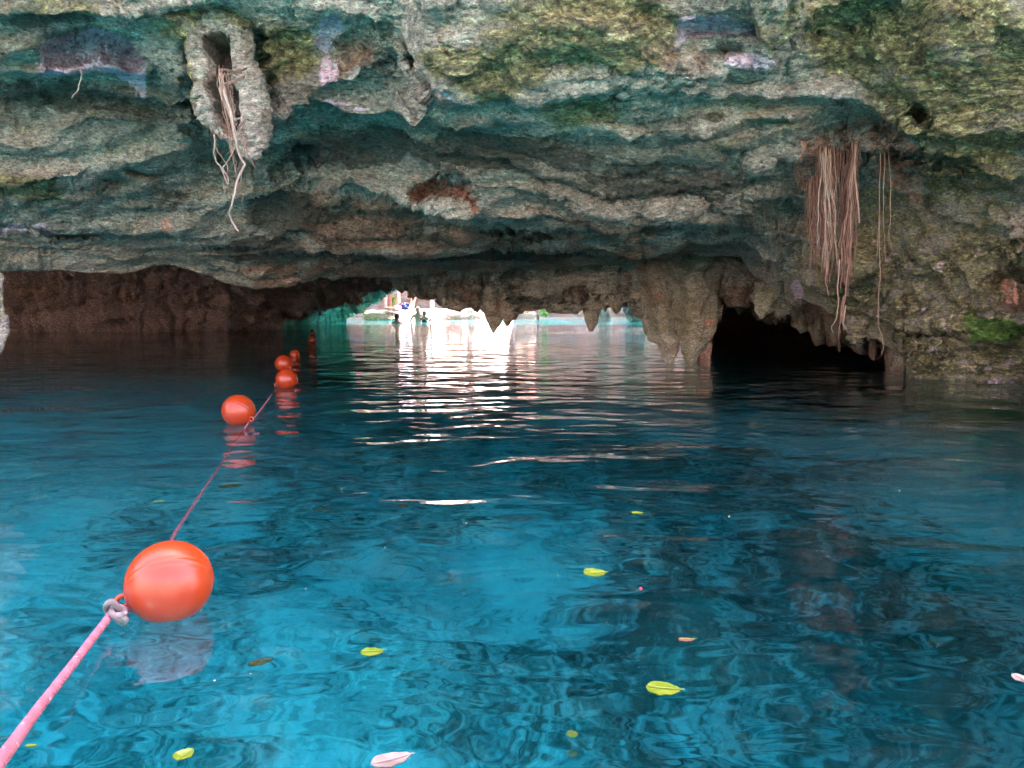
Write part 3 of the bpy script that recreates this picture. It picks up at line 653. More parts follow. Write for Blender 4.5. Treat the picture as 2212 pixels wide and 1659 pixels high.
for (rw, d_, mm, lb) in (([(510, 1535, 1680), (580, 1546, 1668), (625, 1552, 1650), (650, 1558, 1632), (664, 1570, 1612)], 8.1, 'rock', 'wide low lump of rock at the top left of the dark cave'),
        ([(520, 1328, 1410), (600, 1345, 1402), (650, 1362, 1396), (672, 1370, 1390), (682, 1376, 1384)], 8.9, 'rockdry', 'narrow drip left of the blunt orange tipped stalactite'),
        ([(560, 1350, 1420), (660, 1380, 1412), (700, 1386, 1406), (722, 1391, 1398)], 8.7, 'rockdry', 'thin pointed drip tucked behind the blunt orange tipped stalactite'),
        ([(590, 1215, 1275), (640, 1226, 1262), (668, 1234, 1254), (680, 1240, 1248)], 9.8, 'rockcurtain', 'short brown drip left of the slender stalactite'),
        ([(590, 1160, 1220), (640, 1172, 1208), (664, 1180, 1200), (676, 1186, 1194)], 10.0, 'rockcurtain', 'short brown drip over the low stone wall, right of the round knob'),
        ([(600, 1130, 1170), (640, 1136, 1164), (660, 1140, 1160), (672, 1146, 1156)], 10.0, 'rockcurtain', 'small round knob over the low stone wall'),
        ([(600, 960, 1040), (640, 972, 1030), (660, 985, 1018), (668, 994, 1008)], 10.3, 'rockcurtain', 'broad blunt drip left of the dark pointed stalactite'),
        ([(590, 1040, 1075), (640, 1048, 1068), (672, 1052, 1066), (684, 1055, 1063)], 9.9, 'rockcurtain', 'slim pale drip on the face of the dark pointed stalactite'),
        ([(600, 1690, 1760), (640, 1700, 1750), (655, 1708, 1742), (664, 1716, 1734)], 6.9, 'rock', 'rounded green drip on the arch edge right of the lilac patch')):
    o = stal('stalactite', rw, d_, .8, M[mm], amp=.7, flute=.02, ma=(.1, .45, .2), mb=(.15, 0, 0), m=90, n=80); tag(o, lb, 'stalactite', G)
for x_, y_, s_ in ((1123, 226, 8), (1143, 223, 9), (1166, 226, 15)):
    dd_ = dceil(x_, y_ - 22) - .02
    o = stal('stalactite', [(y_ - 55, x_ - s_ * 1.4, x_ + s_ * 1.4), (y_ - 25, x_ - s_, x_ + s_), (y_ - 6, x_ - s_ * .5, x_ + s_ * .5), (y_, x_ - 1, x_ + 1)], dd_, .9, M['rock'], amp=.18, flute=.005, ma=(0, 0, .8), mb=(0, 0, .2), m=40, n=48)
    tag(o, {1123: 'tiny green stalactite, left of three under the mossy lip', 1143: 'tiny green stalactite, middle of three under the mossy lip', 1166: 'stubby green stalactite, right of three under the mossy lip'}[x_], 'stalactite', 'three tiny stalactites under the mossy lip')
# smooth green lobe at the top
o = stal('stalactite', [(-120, 1600, 1760), (-40, 1604, 1745), (20, 1610, 1736), (60, 1625, 1722), (90, 1640, 1705), (104, 1655, 1690)], 2.75, .7, M['rock'], amp=.30, flute=.02, ma=(0, 0, .7), mb=(0, .32, .35), slope=.002)
tag(o, 'smooth pale green stone lobe at the top of the photo', 'stalactite', G)
# pillar at the left edge
o = stal('stone_pillar', [(480, -190, 0), (560, -170, -16), (600, -165, -4), (640, -160, 8), (690, -150, 17), (720, -150, 15), (745, -150, 9), (775, -145, -4), (830, -120, -30)], 2.6, .8, M['rock'], amp=.35, flute=.02, ma=(.3, .4, .4), mb=(0, 0, 0))
tag(o, 'pale rounded rock lobe cut by the left edge', 'rock pillar')
# hollow lobe with roots
def hm(PXv, PYv, V, at_):
    inside = 1 - sm(.8, 1.25, np.sqrt(((PXv - (478 + (PYv - 90) * .22)) / (58)) ** 2 + ((PYv - 205) / 135) ** 2))
    at_['mb'][:, 1] = inside * .30; at_['ma'][:, 2] = (1 - inside) * .55 + .2 * fbm(V * 5, 3); at_['ma'][:, 1] = inside * .35
    core = np.zeros_like(PXv)
    for (x_, y_, rx, ry_) in ((480, 112, 22, 32), (484, 165, 22, 50), (500, 228, 22, 38), (515, 264, 20, 26)):
        core = np.maximum(core, 1 - sm(.7, 1.3, np.sqrt(((PXv - x_) / rx) ** 2 + ((PYv - y_) / ry_) ** 2)))
    at_['ma'][:, 1] += core * 1.0; at_['mb'][:, 0] += core * 1.3; at_['mb'][:, 1] -= core * 2  # red-brown core; shade of the cavity put into the dark mask
o = stal('stalactite', [(20, 415, 530), (70, 426, 528), (110, 424, 540), (160, 426, 556), (200, 430, 568), (235, 436, 578), (258, 452, 580), (280, 470, 578), (300, 488, 574), (320, 500, 568), (338, 520, 562), (346, 535, 552)], 3.47, .85, M['rock'], amp=.6, flutes=0, rough=8, flute=.01,
         pits=[(480, 112, 25, 34, .24), (484, 165, 26, 60, .15), (500, 230, 27, 46, .13), (515, 268, 22, 28, .11), (482, 190, 66, 130, .06)], n=220, m=200, masks=hm)
tag(o, 'hollow stone lobe split open with roots hanging out', 'stalactite', G)

# ------------------------------------------------------------------ hanging roots
def wig(p0, p1, n, amp, seed, sag=0):
    t = np.linspace(0, 1, n)[:, None]; P = np.array(p0)[None] * (1 - t) + np.array(p1)[None] * t
    q = np.concatenate([t * 3.1 + seed * 3.3, t * 0 + seed, t * 0 + .3], 1)
    e = np.minimum(1, t * 6)
    P[:, 0:1] += e * amp * fbm(q, 4)[:, None] * 1.6; P[:, 1:2] += e * amp * fbm(q + 50, 3)[:, None]
    return P
def root_path(pts, d, sub=5, jit=.6, seed=0):
    """polyline given at photo positions, at its own distance d"""
    pts = np.array(pts, float); u = np.arange(len(pts)); uu = np.linspace(0, len(pts) - 1, (len(pts) - 1) * sub + 1)
    x = np.interp(uu, u, pts[:, 0]); y = np.interp(uu, u, pts[:, 1])
    x = x + jit * np.sin(uu * 2.7 + seed) + jit * .6 * np.sin(uu * 6.1 + seed * 2)
    dd = d + .03 * np.sin(uu * .9 + seed)
    return at(x, y, dd)
def strand(parent, P, r0, r1, mat, n=6):
    b = MB(); b.tube(P, np.linspace(r0, r1, len(P)), n); return b.build('root', mat, parent)
# cluster in the hollow
c1 = empty('root_cluster', vat(480, 100, 3.55)); tag(c1, 'tangled pale roots spilling from the hollow stone lobe', 'roots')
DL = 3.10
main_roots = [([(478, 120), (470, 140), (480, 170), (489, 200), (492, 235), (500, 262), (512, 290), (508, 318), (494, 345), (486, 357)], .0055, .002, 'root_pale'),
    ([(486, 357), (481, 362), (487, 374), (493, 384), (494, 398)], .004, .0015, 'root_pale'),
    ([(484, 130), (480, 170), (485, 205), (500, 245), (505, 285), (513, 320), (521, 343), (529, 356), (520, 374), (511, 392), (507, 420), (500, 445), (495, 457), (500, 476), (508, 490), (515, 499)], .0065, .0035, 'root_pale'),
    ([(490, 110), (484, 150), (478, 180), (483, 220), (488, 250), (494, 270)], .0045, .002, 'root_tan'),
    ([(476, 190), (482, 215), (494, 240), (508, 258), (504, 275), (512, 268)], .0075, .003, 'root_pale'),
    ([(463, 290), (464, 310), (462, 330), (467, 350), (477, 360), (484, 378), (492, 400)], .0035, .0015, 'root_pale'),
    ([(462, 310), (472, 330), (484, 345), (492, 360), (490, 380), (486, 390)], .002, .001, 'root_tan'),
    ([(500, 315), (505, 335), (511, 350), (508, 365), (513, 375)], .0022, .001, 'root_brown'),
    ([(528, 300), (534, 325), (537, 340), (546, 352), (552, 362), (551, 376)], .0022, .001, 'root_brown'),
    ([(520, 285), (526, 310), (528, 332), (520, 345)], .0018, .001, 'root_brown'),
    ([(484, 395), (483, 405), (488, 420), (497, 432)], .0015, .0008, 'root_tan'),
    ([(522, 365), (521, 390), (513, 410), (507, 425)], .0018, .0008, 'root_tan'),
    ([(524, 415), (523, 440), (522, 460)], .0015, .001, 'root_brown'),
    ([(470, 125), (462, 138), (458, 150), (466, 165)], .002, .001, 'root_brown'),
    ([(500, 235), (492, 262), (486, 285), (478, 300)], .002, .001, 'root_brown'),
    ([(455, 270), (462, 285), (470, 292)], .0016, .0008, 'root_brown'),
    ([(505, 260), (520, 255), (527, 262), (520, 272), (512, 275)], .004, .002, 'root_pale'),
    ([(474, 150), (476, 200), (490, 250), (503, 300)], .0026, .0015, 'root_tan'),
    ([(488, 160), (496, 210), (506, 250)], .0022, .0012, 'root_brown'),
    ([(480, 240), (496, 285), (500, 320), (504, 350), (512, 385)], .002, .0008, 'root_tan')]
for k, (pp, ra, rb, mt) in enumerate(main_roots):
    dl = DL + .02 * math.sin(k) + (.12 if pp[0][1] < 140 else 0)
    P = root_path(pp, DL + .015 * math.sin(k * 2.1), 5, .5, k)
    if pp[0][1] < 140: P[:8, 1] += np.linspace(.22, 0, 8)
    strand(c1, P, ra, rb, M[mt])
for k in range(44):
    x0 = 478 + random.uniform(-8, 14); y0 = 130 + random.uniform(0, 130); x0 += (y0 - 130) * .16
    L = random.uniform(25, 70); P = root_path([(x0, y0), (x0 + random.uniform(-8, 8), y0 + L * .5), (x0 + random.uniform(-8, 14), y0 + L)], DL + random.uniform(-.01, .06), 6, 1.2, k)
    strand(c1, P, .0016, .0008, M[random.choice(['root_brown', 'root_tan', 'root_pale'])], 5)
for k in range(9):
    x0 = 505 + random.uniform(-14, 26); y0 = 268 + random.uniform(-10, 20); L = random.uniform(40, 95)
    strand(c1, root_path([(x0, y0), (x0 + random.uniform(-6, 8), y0 + L * .35), (x0 + random.uniform(-10, 10), y0 + L * .7), (x0 + random.uniform(-16, 14), y0 + L)], DL + .01, 6, 1.4, k + 60), .0013, .0007, M[random.choice(['root_brown', 'root_tan'])], 5)
# right bundle
c2 = empty('root_cluster', vat(1810, 310, 4.2)); tag(c2, 'long curtain of brown and pale roots under the pink hollow', 'roots')
def drop(x0, y0, x1, y1, d, r, mt, k, parent=c2, amp=.018):
    P = wig(at(x0, y0, d), at(x1, y1, d + random.uniform(-.04, .04)), 22, amp, k)
    strand(parent, P, r, r * .35, M[mt], 5)
kk = 0
for i in range(30):                                   # pale bunch
    kk += 1; x0 = random.gauss(1782, 6); drop(x0, random.uniform(318, 335), x0 + random.gauss(2, 7), random.uniform(470, 600), 4.08 + random.uniform(-.05, .10), random.uniform(.003, .0055), random.choice(['root_pale', 'root_tan', 'root_tan']), kk)
for i in range(28):                                   # red-brown bunch leaning left from its top
    kk += 1; x0 = random.gauss(1850, 4); b = MB()
    xm = random.gauss(1836, 6); ym = 400 + random.uniform(-20, 20); xe = random.gauss(1830, 8); ye = random.uniform(520, 650)
    P = np.concatenate([at(np.linspace(x0, xm, 8), np.linspace(306, ym, 8), 4.08 + i * .004), wig(at(xm, ym, 4.08 + i * .004), at(xe, ye, 4.12), 20, .015, kk)[1:]])
    strand(c2, P, random.uniform(.004, .006), .002, M[random.choice(['root_brown', 'root_brown', 'root_tan'])], 5)
for i in range(16):                                   # thin middle strands
    kk += 1; x0 = random.uniform(1795, 1832); drop(x0, random.uniform(320, 345), x0 + random.gauss(0, 8), random.uniform(430, 600), 4.18 + random.uniform(0, .12), random.uniform(.002, .004), random.choice(['root_brown', 'root_tan', 'root_pale']), kk)
for i in range(18):                                   # shorter brown fringe at the left
    kk += 1; x0 = random.uniform(1738, 1776); drop(x0, random.uniform(378, 400), x0 + random.gauss(0, 4), random.uniform(480, 600), 4.35 + random.uniform(0, .1), random.uniform(.0015, .003), random.choice(['root_brown', 'root_brown', 'root_tan']), kk, amp=.012)
strand(c2, root_path([(1848, 310), (1846, 350), (1848, 390), (1852, 430), (1857, 482)], 4.05, 5, .4), .006, .005, M['root_tan'])
for pp in ([(1815, 560), (1808, 620), (1812, 660), (1806, 690), (1796, 705), (1800, 720)], [(1832, 560), (1828, 620), (1822, 660), (1820, 690), (1824, 715)], [(1822, 640), (1816, 670), (1820, 700)], [(1826, 660), (1822, 700), (1827, 712)], [(1788, 560), (1784, 610), (1790, 640)], [(1835, 560), (1826, 640), (1815, 690), (1812, 735)]):
    kk += 1; strand(c2, root_path(pp, 4.1, 5, .8, kk), .004, .0018, M['root_brown' if kk % 3 else 'root_tan'])
fr = MB()                                             # uncountable fine hairs between the roots
for i in range(170):
    g = random.random()
    if g < .35: x0, xe = random.gauss(1783, 8), random.gauss(1787, 11)
    elif g < .75: x0, xe = random.gauss(1846, 6), random.gauss(1830, 10)
    else: x0 = random.uniform(1745, 1830); xe = x0 + random.gauss(0, 5)
    y0 = 385 if x0 < 1765 else 320
    P = wig(at(x0, y0 + random.uniform(-8, 8), 4.16), at(xe, random.uniform(450, 620), 4.14 + random.uniform(-.04, .15)), 16, .02, 300 + i)
    fr.tube(P, np.linspace(.0022, .0009, 16), 4)
tag(fr.build('root_hair', M['root_brown'], c2), kind='stuff')
# thin roots on the right slope and at the left
def thin(label, pps, d, r, mt):
    e = empty('hanging_root', vat(pps[0][0][0], pps[0][0][1], d)); tag(e, label, 'root')
    for k, pp in enumerate(pps): strand(e, root_path(pp, d + k * .03, 5, .8, k + pps[0][0][0]), r, r * .5, M[mt])
thin('three thin tan roots right of the long root curtain', [[(1903, 330), (1899, 400), (1900, 480), (1893, 560)], [(1911, 330), (1908, 420), (1910, 500), (1912, 560)], [(1918, 325), (1925, 400), (1923, 480), (1919, 500), (1928, 540)]], 4.1, .0025, 'root_tan')
thin('single long curled root dangling over the right bank', [[(1902, 470), (1899, 540), (1902, 600), (1897, 660), (1896, 700), (1906, 725), (1908, 750), (1904, 768)]], 4.35, .003, 'root_tan')
thin('fine brown roots left of the long root curtain', [[(1650, 450), (1655, 490), (1668, 540), (1672, 600)], [(1682, 470), (1686, 520), (1692, 560)], [(1744, 400), (1740, 450), (1736, 520), (1732, 580)]], 4.6, .002, 'root_brown')
thin('short bent root under the lilac patch at the left', [[(175, 152), (176, 165), (172, 182), (168, 195), (160, 204), (155, 212)]], 3.4, .0035, 'root_pale')

# ------------------------------------------------------------------ bed and water
nx, ny = 420, 420
xs = np.sinh(np.linspace(-2.9, 2.9, nx)); xs = xs / xs.max() * 60
ys = np.concatenate([np.linspace(-40, -2, 30)[:-1], np.linspace(-2, 12, 260), 12 + (np.linspace(0, 1, ny - 289 + 1)[1:] ** 1.6) * 78])
GX, GY = np.meshgrid(xs, ys)
Pb = np.stack([GX, GY, GX * 0], -1)
sill = -.55 - 3 * (1 - sm(13.5, 16, GY)) - 3 * sm(25, 28, GY)  # ridge added to keep grazing rays off the sunlit far bed
base = np.interp(GY, [-40, -8, -2.2, -.8, 0, 4, 10, 18, 30, 38, 41, 45, 90], [-.25, -.35, -.40, -1.5, -2.0, -1.9, -1.9, -2.6, -2.2, -1.0, -.6, .2, .6])  # bed behind the camera made shallow to bounce untinted light upward
base = base - 1.4 * np.exp(-((GX - 1.9) / .8) ** 2 - ((GY - 1.6) / 1.1) ** 2)
base = np.maximum(base, sill)
bl = billow(Pb * .9 + 4, 3); b2 = billow(Pb * 2.2 + 9, 3)
rocky = sm(-.25, .25, fbm(Pb * .5 + 30, 3) + .25 * np.exp(-((GX - .8) / 1.8) ** 2 - ((GY - 2.6) / 1.8) ** 2))
z = base + (.45 * bl + .22 * b2) * (.25 + .9 * rocky) * (.25 + .75 * sm(-2, -.6, GY)) + .05 * fbm(Pb * 6, 3)
z = np.where((GY > 14) & (GY < 28), np.minimum(z, -.3), z)
off = sm(-.3, .8, GX) + (1 - sm(-8, -6.6, GX)); base = np.where(GY > 41, base * (1 - off) - .7 * off, base)
z = np.where(GY > 43, base + .1 * bl, z)
Pb[..., 2] = z
rockm = np.clip(rocky * .6 + b2 * .5, 0, 1) + .55 * (1 - sm(.6, 1.15, np.sqrt(((GX - 1.9 + .3 * b2) / .75) ** 2 + ((GY - 1.5 + .3 * bl) / 1.0) ** 2))) + 1.2 * sm(13, 15, GY) * (1 - sm(26, 28, GY))
bed = mesh_np('ground', Pb, grid_faces(*Pb.shape[:2])[:, ::-1], M['bed'], attrs={'ma': np.stack([rockm, rockm, rockm], -1)})
tag(bed, 'pale rubble and sand bed of the pool', 'ground', kind='structure')
wv = MB()
X0, X1, Y0, Y1, ZB = -58, 58, -38, 80, -9
wv.add([(X0, Y0, 0), (X1, Y0, 0), (X1, Y1, 0), (X0, Y1, 0), (X0, Y0, ZB), (X1, Y0, ZB), (X1, Y1, ZB), (X0, Y1, ZB)],
       [(0, 1, 2, 3), (7, 6, 5, 4), (0, 4, 5, 1), (1, 5, 6, 2), (2, 6, 7, 3), (3, 7, 4, 0)])
wo = wv.build('water', M['water'], smooth=False); tag(wo, 'clear blue green cenote water with small ripples', 'water', kind='structure')

# ------------------------------------------------------------------ buoys and rope
def make_buoy(px_, ywl, diam_px, label, tilt=(0, 0, 0), sink=.16, yaw=0.0, lug=None):
    c = wat(px_, ywl); r = diam_px / 2 / F * math.hypot(c.y, CAM_H) * cp
    z = r * (1 - 2 * sink)
    e = empty('buoy', (c.x, c.y + r * .55, 0)); tag(e, label, 'buoy', 'red marker buoys strung along the rope')
    ctr = Vector((c.x, c.y + r * .55, z))
    R = Matrix.Rotation(tilt[2], 3, 'Z') @ Matrix.Rotation(tilt[1], 3, 'Y') @ Matrix.Rotation(tilt[0], 3, 'X')
    # float: sphere with a moulded seam rib (lathe about local z)
    n, m = 96, 100
    th = np.linspace(0, math.pi, m); a = np.linspace(0, 2 * math.pi, n, endpoint=False)
    rr = np.ones(m) + .014 * np.exp(-((th - math.pi / 2 - .10) / .028) ** 2) - .016 * np.exp(-((th - math.pi / 2 - .02) / .022) ** 2) - .010 * np.exp(-((th - math.pi / 2 - .19) / .02) ** 2)
    V = np.stack([r * rr[:, None] * np.sin(th)[:, None] * np.cos(a), r * rr[:, None] * np.sin(th)[:, None] * np.sin(a), r * .985 * rr[:, None] * np.cos(th)[:, None] + 0 * a], -1)
    V = V.reshape(-1, 3) @ np.array(R).T + np.array(ctr)
    b = MB(); b.add(V, grid_faces(m, n, True).tolist()); b.build('float', M['buoy'], e, origin=ctr)
    # moulded lug with an eye
    ax = lug.normalized() if lug else Vector((math.cos(yaw), math.sin(yaw) * .6, -.45)).normalized(); side = ax.cross(Vector((0, 0, 1))).normalized()
    lb = MB(); t = np.linspace(0, 2 * math.pi, 25)
    c0 = ctr + ax * r * 1.07
    loop = np.array([c0 + ax * math.cos(k) * r * .15 + side.cross(ax) * math.sin(k) * r * .13 for k in t])
    lb.tube(loop, r * .06, 8, cap=False)
    lb.tube([ctr + ax * r * .9, ctr + ax * r * 1.0], r * .15, 10)
    lb.build('lug', M['buoy'], e)
    return e, ctr, r, c0
B1 = make_buoy(347, 1341, 176, 'large orange red buoy with scuffed side, nearest the camera', tilt=(math.radians(-50), math.radians(-22), math.radians(8)), lug=Vector((-.90, -.38, -.30)), sink=.13)
B2 = make_buoy(509, 918, 71, 'red buoy floating above its clear reflection, second nearest', tilt=(math.radians(-40), math.radians(18), 0), yaw=math.radians(-30), sink=.10)
B3 = make_buoy(616, 838, 46, 'red buoy touching the one behind it, third from the camera', tilt=(.5, .2, 0), yaw=-2.6, sink=.12)
B4 = make_buoy(610.5, 802, 38, 'red buoy just behind the third one, partly overlapped', tilt=(-.4, .1, 0), yaw=-.7, sink=.08)
B5 = make_buoy(635, 772, 21, 'small orange red buoy, fifth along the rope', tilt=(.2, .1, 0), yaw=-.3, sink=.2)
B6 = make_buoy(674, 739.5, 15.5, 'small red buoy in front of the dark maroon one', tilt=(.2, .1, 0), yaw=-2.9, sink=.15)
B7 = make_buoy(674.5, 722, 11.5, 'dark maroon buoy, farthest on the rope', tilt=(.2, .1, 0), yaw=-.2, sink=.12)
# knot of white rope at the first lug
def smoothp(pts, n=60):
    pts = np.array([tuple(p) for p in pts]); u = np.arange(len(pts)); uu = np.linspace(0, len(pts) - 1, n)
    out = []
    for q in uu:
        i = int(min(max(math.floor(q), 0), len(pts) - 2)); f = q - i
        p0 = pts[max(i - 1, 0)]; p1 = pts[i]; p2 = pts[i + 1]; p3 = pts[min(i + 2, len(pts) - 1)]
        out.append(.5 * ((2 * p1) + (-p0 + p2) * f + (2 * p0 - 5 * p1 + 4 * p2 - p3) * f * f + (-p0 + 3 * p1 - 3 * p2 + p3) * f ** 3))
    return np.array(out)
def rope_tube(b, path, r, n=10, twist=60):
    P = np.asarray(path); b.tube(P, r, n)
dk = B1[1].y - .02
kn = MB()
# strands of the knot, wound about the lug
kp = [(262, 1318), (240, 1296), (226, 1306), (230, 1322), (252, 1330), (272, 1326), (266, 1312), (246, 1310), (240, 1326), (262, 1342), (272, 1334)]
kd = [0, -.012, -.004, .012, -.014, -.006, .012, .008, -.016, -.01, .006]
dkn = float(dwater(250, 1355))
kp = [(250 + (x - 250) * .85, 1322 + (y - 1322) * .85) for x, y in kp]
rope_tube(kn, smoothp([vat(x, y, dkn + q) for (x, y), q in zip(kp, kd)], 90), .0048)
rope_tube(kn, smoothp([vat(258, 1330, dkn - .012), vat(272, 1338, dkn - .008), vat(266, 1346, dkn), vat(254, 1338, dkn + .004)], 30), .0046)
ko = kn.build('rope_knot', M['rope_white'], origin=vat(250, 1322, dkn)); tag(ko, 'frayed white and pink knot tying the rope to the nearest buoy', 'knot')
rp = MB()
nearp = [vat(-140, 1830, .45), vat(0, 1645, .62), vat(80, 1535, dwater(80, 1600) * .985), vat(160, 1432, dwater(160, 1470)), vat(215, 1360, dwater(215, 1382)), vat(246, 1322, dkn), vat(262, 1318, dkn + .02), tuple(B1[1] + Vector((-.02, .06, -.055))), tuple(wat(362, 1210, -.002)), tuple(wat(375, 1163, -.008)), tuple(wat(402, 1120, -.008)), tuple(wat(428, 1080, -.008)), tuple(wat(455, 1040, -.008)), tuple(wat(480, 1003, -.008)), tuple(wat(500, 970, -.008)), tuple(wat(522, 940, -.01)), tuple(B2[1] + Vector((.05, -.02, -.05))), tuple(wat(552, 900, .004)), tuple(wat(567, 880, .002)), tuple(wat(582, 860, .0)), tuple(B3[1] + Vector((-.05, -.02, -.06))), tuple(B3[1] + Vector((.03, .2, -.06))), tuple(B4[1] + Vector((.02, 0, -.05))), tuple(wat(624, 785, 0)), tuple(B5[1] + Vector((.03, 0, -.04))), tuple(wat(655, 756, -.01)), tuple(B6[1] + Vector((0, 0, -.03))), tuple(B7[1] + Vector((.03, 0, -.03))), tuple(wat(683, 715, .01)), vat(686, 695, 15.6), vat(688, 675, 16.3)]
PR = smoothp(nearp, 620)
seg = np.concatenate([[0], np.cumsum(np.linalg.norm(np.diff(PR, axis=0), axis=1))])
sq = np.concatenate([np.arange(0, 4.0, .0028), np.arange(4.0, 4.5, .004), np.arange(4.5, seg[-1], .02)])
PS = np.stack([np.interp(sq, seg, PR[:, k]) for k in range(3)], -1)
TT = np.gradient(PS, axis=0); TT /= np.maximum(np.linalg.norm(TT, axis=1)[:, None], 1e-9); AA = np.cross(TT, [0, 0, 1.0]); AA /= np.maximum(np.linalg.norm(AA, axis=1)[:, None], 1e-9); BB = np.cross(TT, AA)
rr_ = np.interp(sq, [0, 1.0, 1.5, 3.5, 20], [.0064, .0062, .0046, .0037, .0035]) * (1 + .05 * fbm(np.stack([sq * 9, sq * 0, sq * 0], -1), 3))
for j in range(3):                                     # three laid strands
    fz = sq / .016 * 2 * math.pi * .5 + j * 2 * math.pi / 3 + .5 * fbm(np.stack([sq * 5, sq * 0 + j, sq * 0], -1), 2)
    rp.tube(PS + (AA * np.cos(fz)[:, None] + BB * np.sin(fz)[:, None]) * (rr_ * .36)[:, None], rr_ * .66, 8)
ro = rp.build('rope', M['rope'], origin=PR[0]); tag(ro, 'pink braided line running from buoy to buoy toward the opening', 'rope')
fl = MB(); fc = vat(691, 678, 16.2)
tt_ = np.linspace(0, math.pi, 12)
fl.tube([fc + Vector((0, 0, .05 - .1 * k / 11)) for k in range(12)], [max(.002, .028 * math.sin(a_)) for a_ in tt_], 10)
tag(fl.build('float_marker', M['cloth_red'], origin=fc), 'tiny red marker where the rope meets the overhang', 'marker')

# ------------------------------------------------------------------ floating leaves and specks
def leaf(px_, py_, w, yaw, mat, label, asp=.5, z=.003, curl=.15, cat='leaf', group='leaves adrift on the water', stem=True):
    c = wat(px_, py_, z); L = w / F * math.hypot(c.y, CAM_H)
    e = empty('leaf', c); tag(e, label, cat, group)
    m, n = 17, 9; u = np.linspace(-1, 1, m); v = np.linspace(-1, 1, n)
    wd = asp * 1.25 * np.maximum(0, 1 - np.abs(u) ** 2.2) ** .62 * (1 - .25 * u) * (1 + .04 * np.sin(u * 11 + L * 900)) 
    X = .5 * L * u[:, None] + 0 * v; Y = .5 * L * wd[:, None] * v
    Z = .5 * L * (curl * .35 * (np.abs(v)[None] ** 1.5) * wd[:, None] + curl * .25 * u[:, None] ** 2 + .02 * np.sin(u * 9)[:, None] * np.abs(v)[None])
    ca, sa_ = math.cos(yaw), math.sin(yaw)
    top = np.stack([X * ca - Y * sa_, X * sa_ + Y * ca, Z], -1) + np.array(c)
    b = MB(); f = grid_faces(m, n)
    b.add(top, f.tolist()); b.add(top - np.array([0, 0, .0008]), f[:, ::-1].tolist())
    b.build('blade', mat, e)
    if stem:
        s = MB(); t = np.linspace(-.46, .60, 12)
        s.tube([np.array(c) + np.array([L * k * ca, L * k * sa_, L * (.012 + .02 * abs(k)) + .0012]) for k in t], [L * .018] * 8 + [L * .016] * 4, 5)
        s.build('stem', M['leaf_yellow'] if mat != M['leaf_pale'] else M['leaf_pale'], e)
    return e
R_ = math.radians
leaf(1433, 1488, 70, R_(-12), M['leaf_green'], 'bright green oval leaf, largest on the water', .62)
leaf(1285, 1239, 48, R_(12), M['leaf_yellow'], 'olive yellow leaf with visible veins in the middle of the pool', .85, curl=.35)
leaf(804, 1408, 48, R_(8), M['leaf_green'], 'narrow green leaf left of the middle', .62)
leaf(1376, 1109, 24, R_(0), M['leaf_yellow'], 'small green and brown leaf farthest out', .7, curl=.5)
leaf(398, 1634, 42, R_(70), M['leaf_green'], 'pale green leaf standing up below the large buoy', .7, curl=.9)
leaf(845, 1643, 80, R_(25), M['leaf_pale'], 'dry whitish brown leaf with stem at the bottom edge', .45, curl=.4)
leaf(1483, 1382, 34, R_(2), M['leaf_brown'], 'small reddish brown leaf above the bright green one', .4, curl=.3)
leaf(2206, 1468, 40, R_(100), M['leaf_pale'], 'whitish leaf cut by the right edge', .7, curl=.6)
leaf(1237, 1628, 24, R_(10), M['leaf_green'], 'dim green leaf just under the surface near the bottom', .8, z=-.05, curl=.2, stem=False)
leaf(68, 1610, 24, R_(5), M['leaf_yellow'], 'thin yellowish leaf beside the rope at lower left', .3, stem=False)
leaf(343, 1083, 22, R_(30), M['leaf_yellow'], 'tiny olive leaf between rope and left edge', .4, stem=False)
leaf(566, 1508, 60, R_(38), M['leaf_dark'], 'dark sunken leaf below the pink reflection', .4, z=-.10, curl=.3, stem=False)
leaf(500, 1105, 50, R_(15), M['leaf_dark'], 'dark sunken leaf right of the rope', .5, z=-.10, curl=.4, stem=False)
leaf(870, 1162, 34, R_(-35), M['leaf_dark'], 'dark sunken leaf in the middle distance', .6, z=-.12, curl=.2, stem=False)
leaf(700, 1148, 40, R_(15), M['leaf_dark'], 'thin dark twig like leaf under the surface', .2, z=-.08, curl=.2, stem=False)
spk = [(738, 1055), (832, 1182), (1007, 1130), (1279, 1294), (1206, 1243), (1003, 1282), (541, 1455), (464, 1470), (2026, 1053), (1943, 1060), (1310, 1345), (660, 1272), (1575, 1115), (462, 1470)]
for k, (x_, y_) in enumerate(spk):
    c = wat(x_, y_, .001); L = (2.4 + 1.6 * ((k * 37) % 5) / 5) / F * math.hypot(c.y, CAM_H)
    b = MB(); t = np.linspace(0, math.pi, 8)
    b.tube([np.array(c) + np.array([L * (q / 7 - .5) * 1.2, 0, 0]) for q in range(8)], [max(1e-4, L * .38 * math.sin(a_)) for a_ in t], 8)
    o = b.build('petal', M['petal'], origin=c)
    tag(o, 'tiny pale petal fleck afloat on the blue water', 'petal', 'tiny petals scattered on the water')
c = wat(1384, 1271, .001); b = MB(); t = np.linspace(0, math.pi, 9); L = 8 / F * c.length
b.tube([np.array(c) + np.array([L * (q / 8 - .5), 0, 0]) for q in range(9)], [max(1e-4, L * .42 * math.sin(a_)) for a_ in t], 10)
tag(b.build('berry', M['berry'], origin=c), 'single tiny red berry floating right of the olive leaf', 'berry')

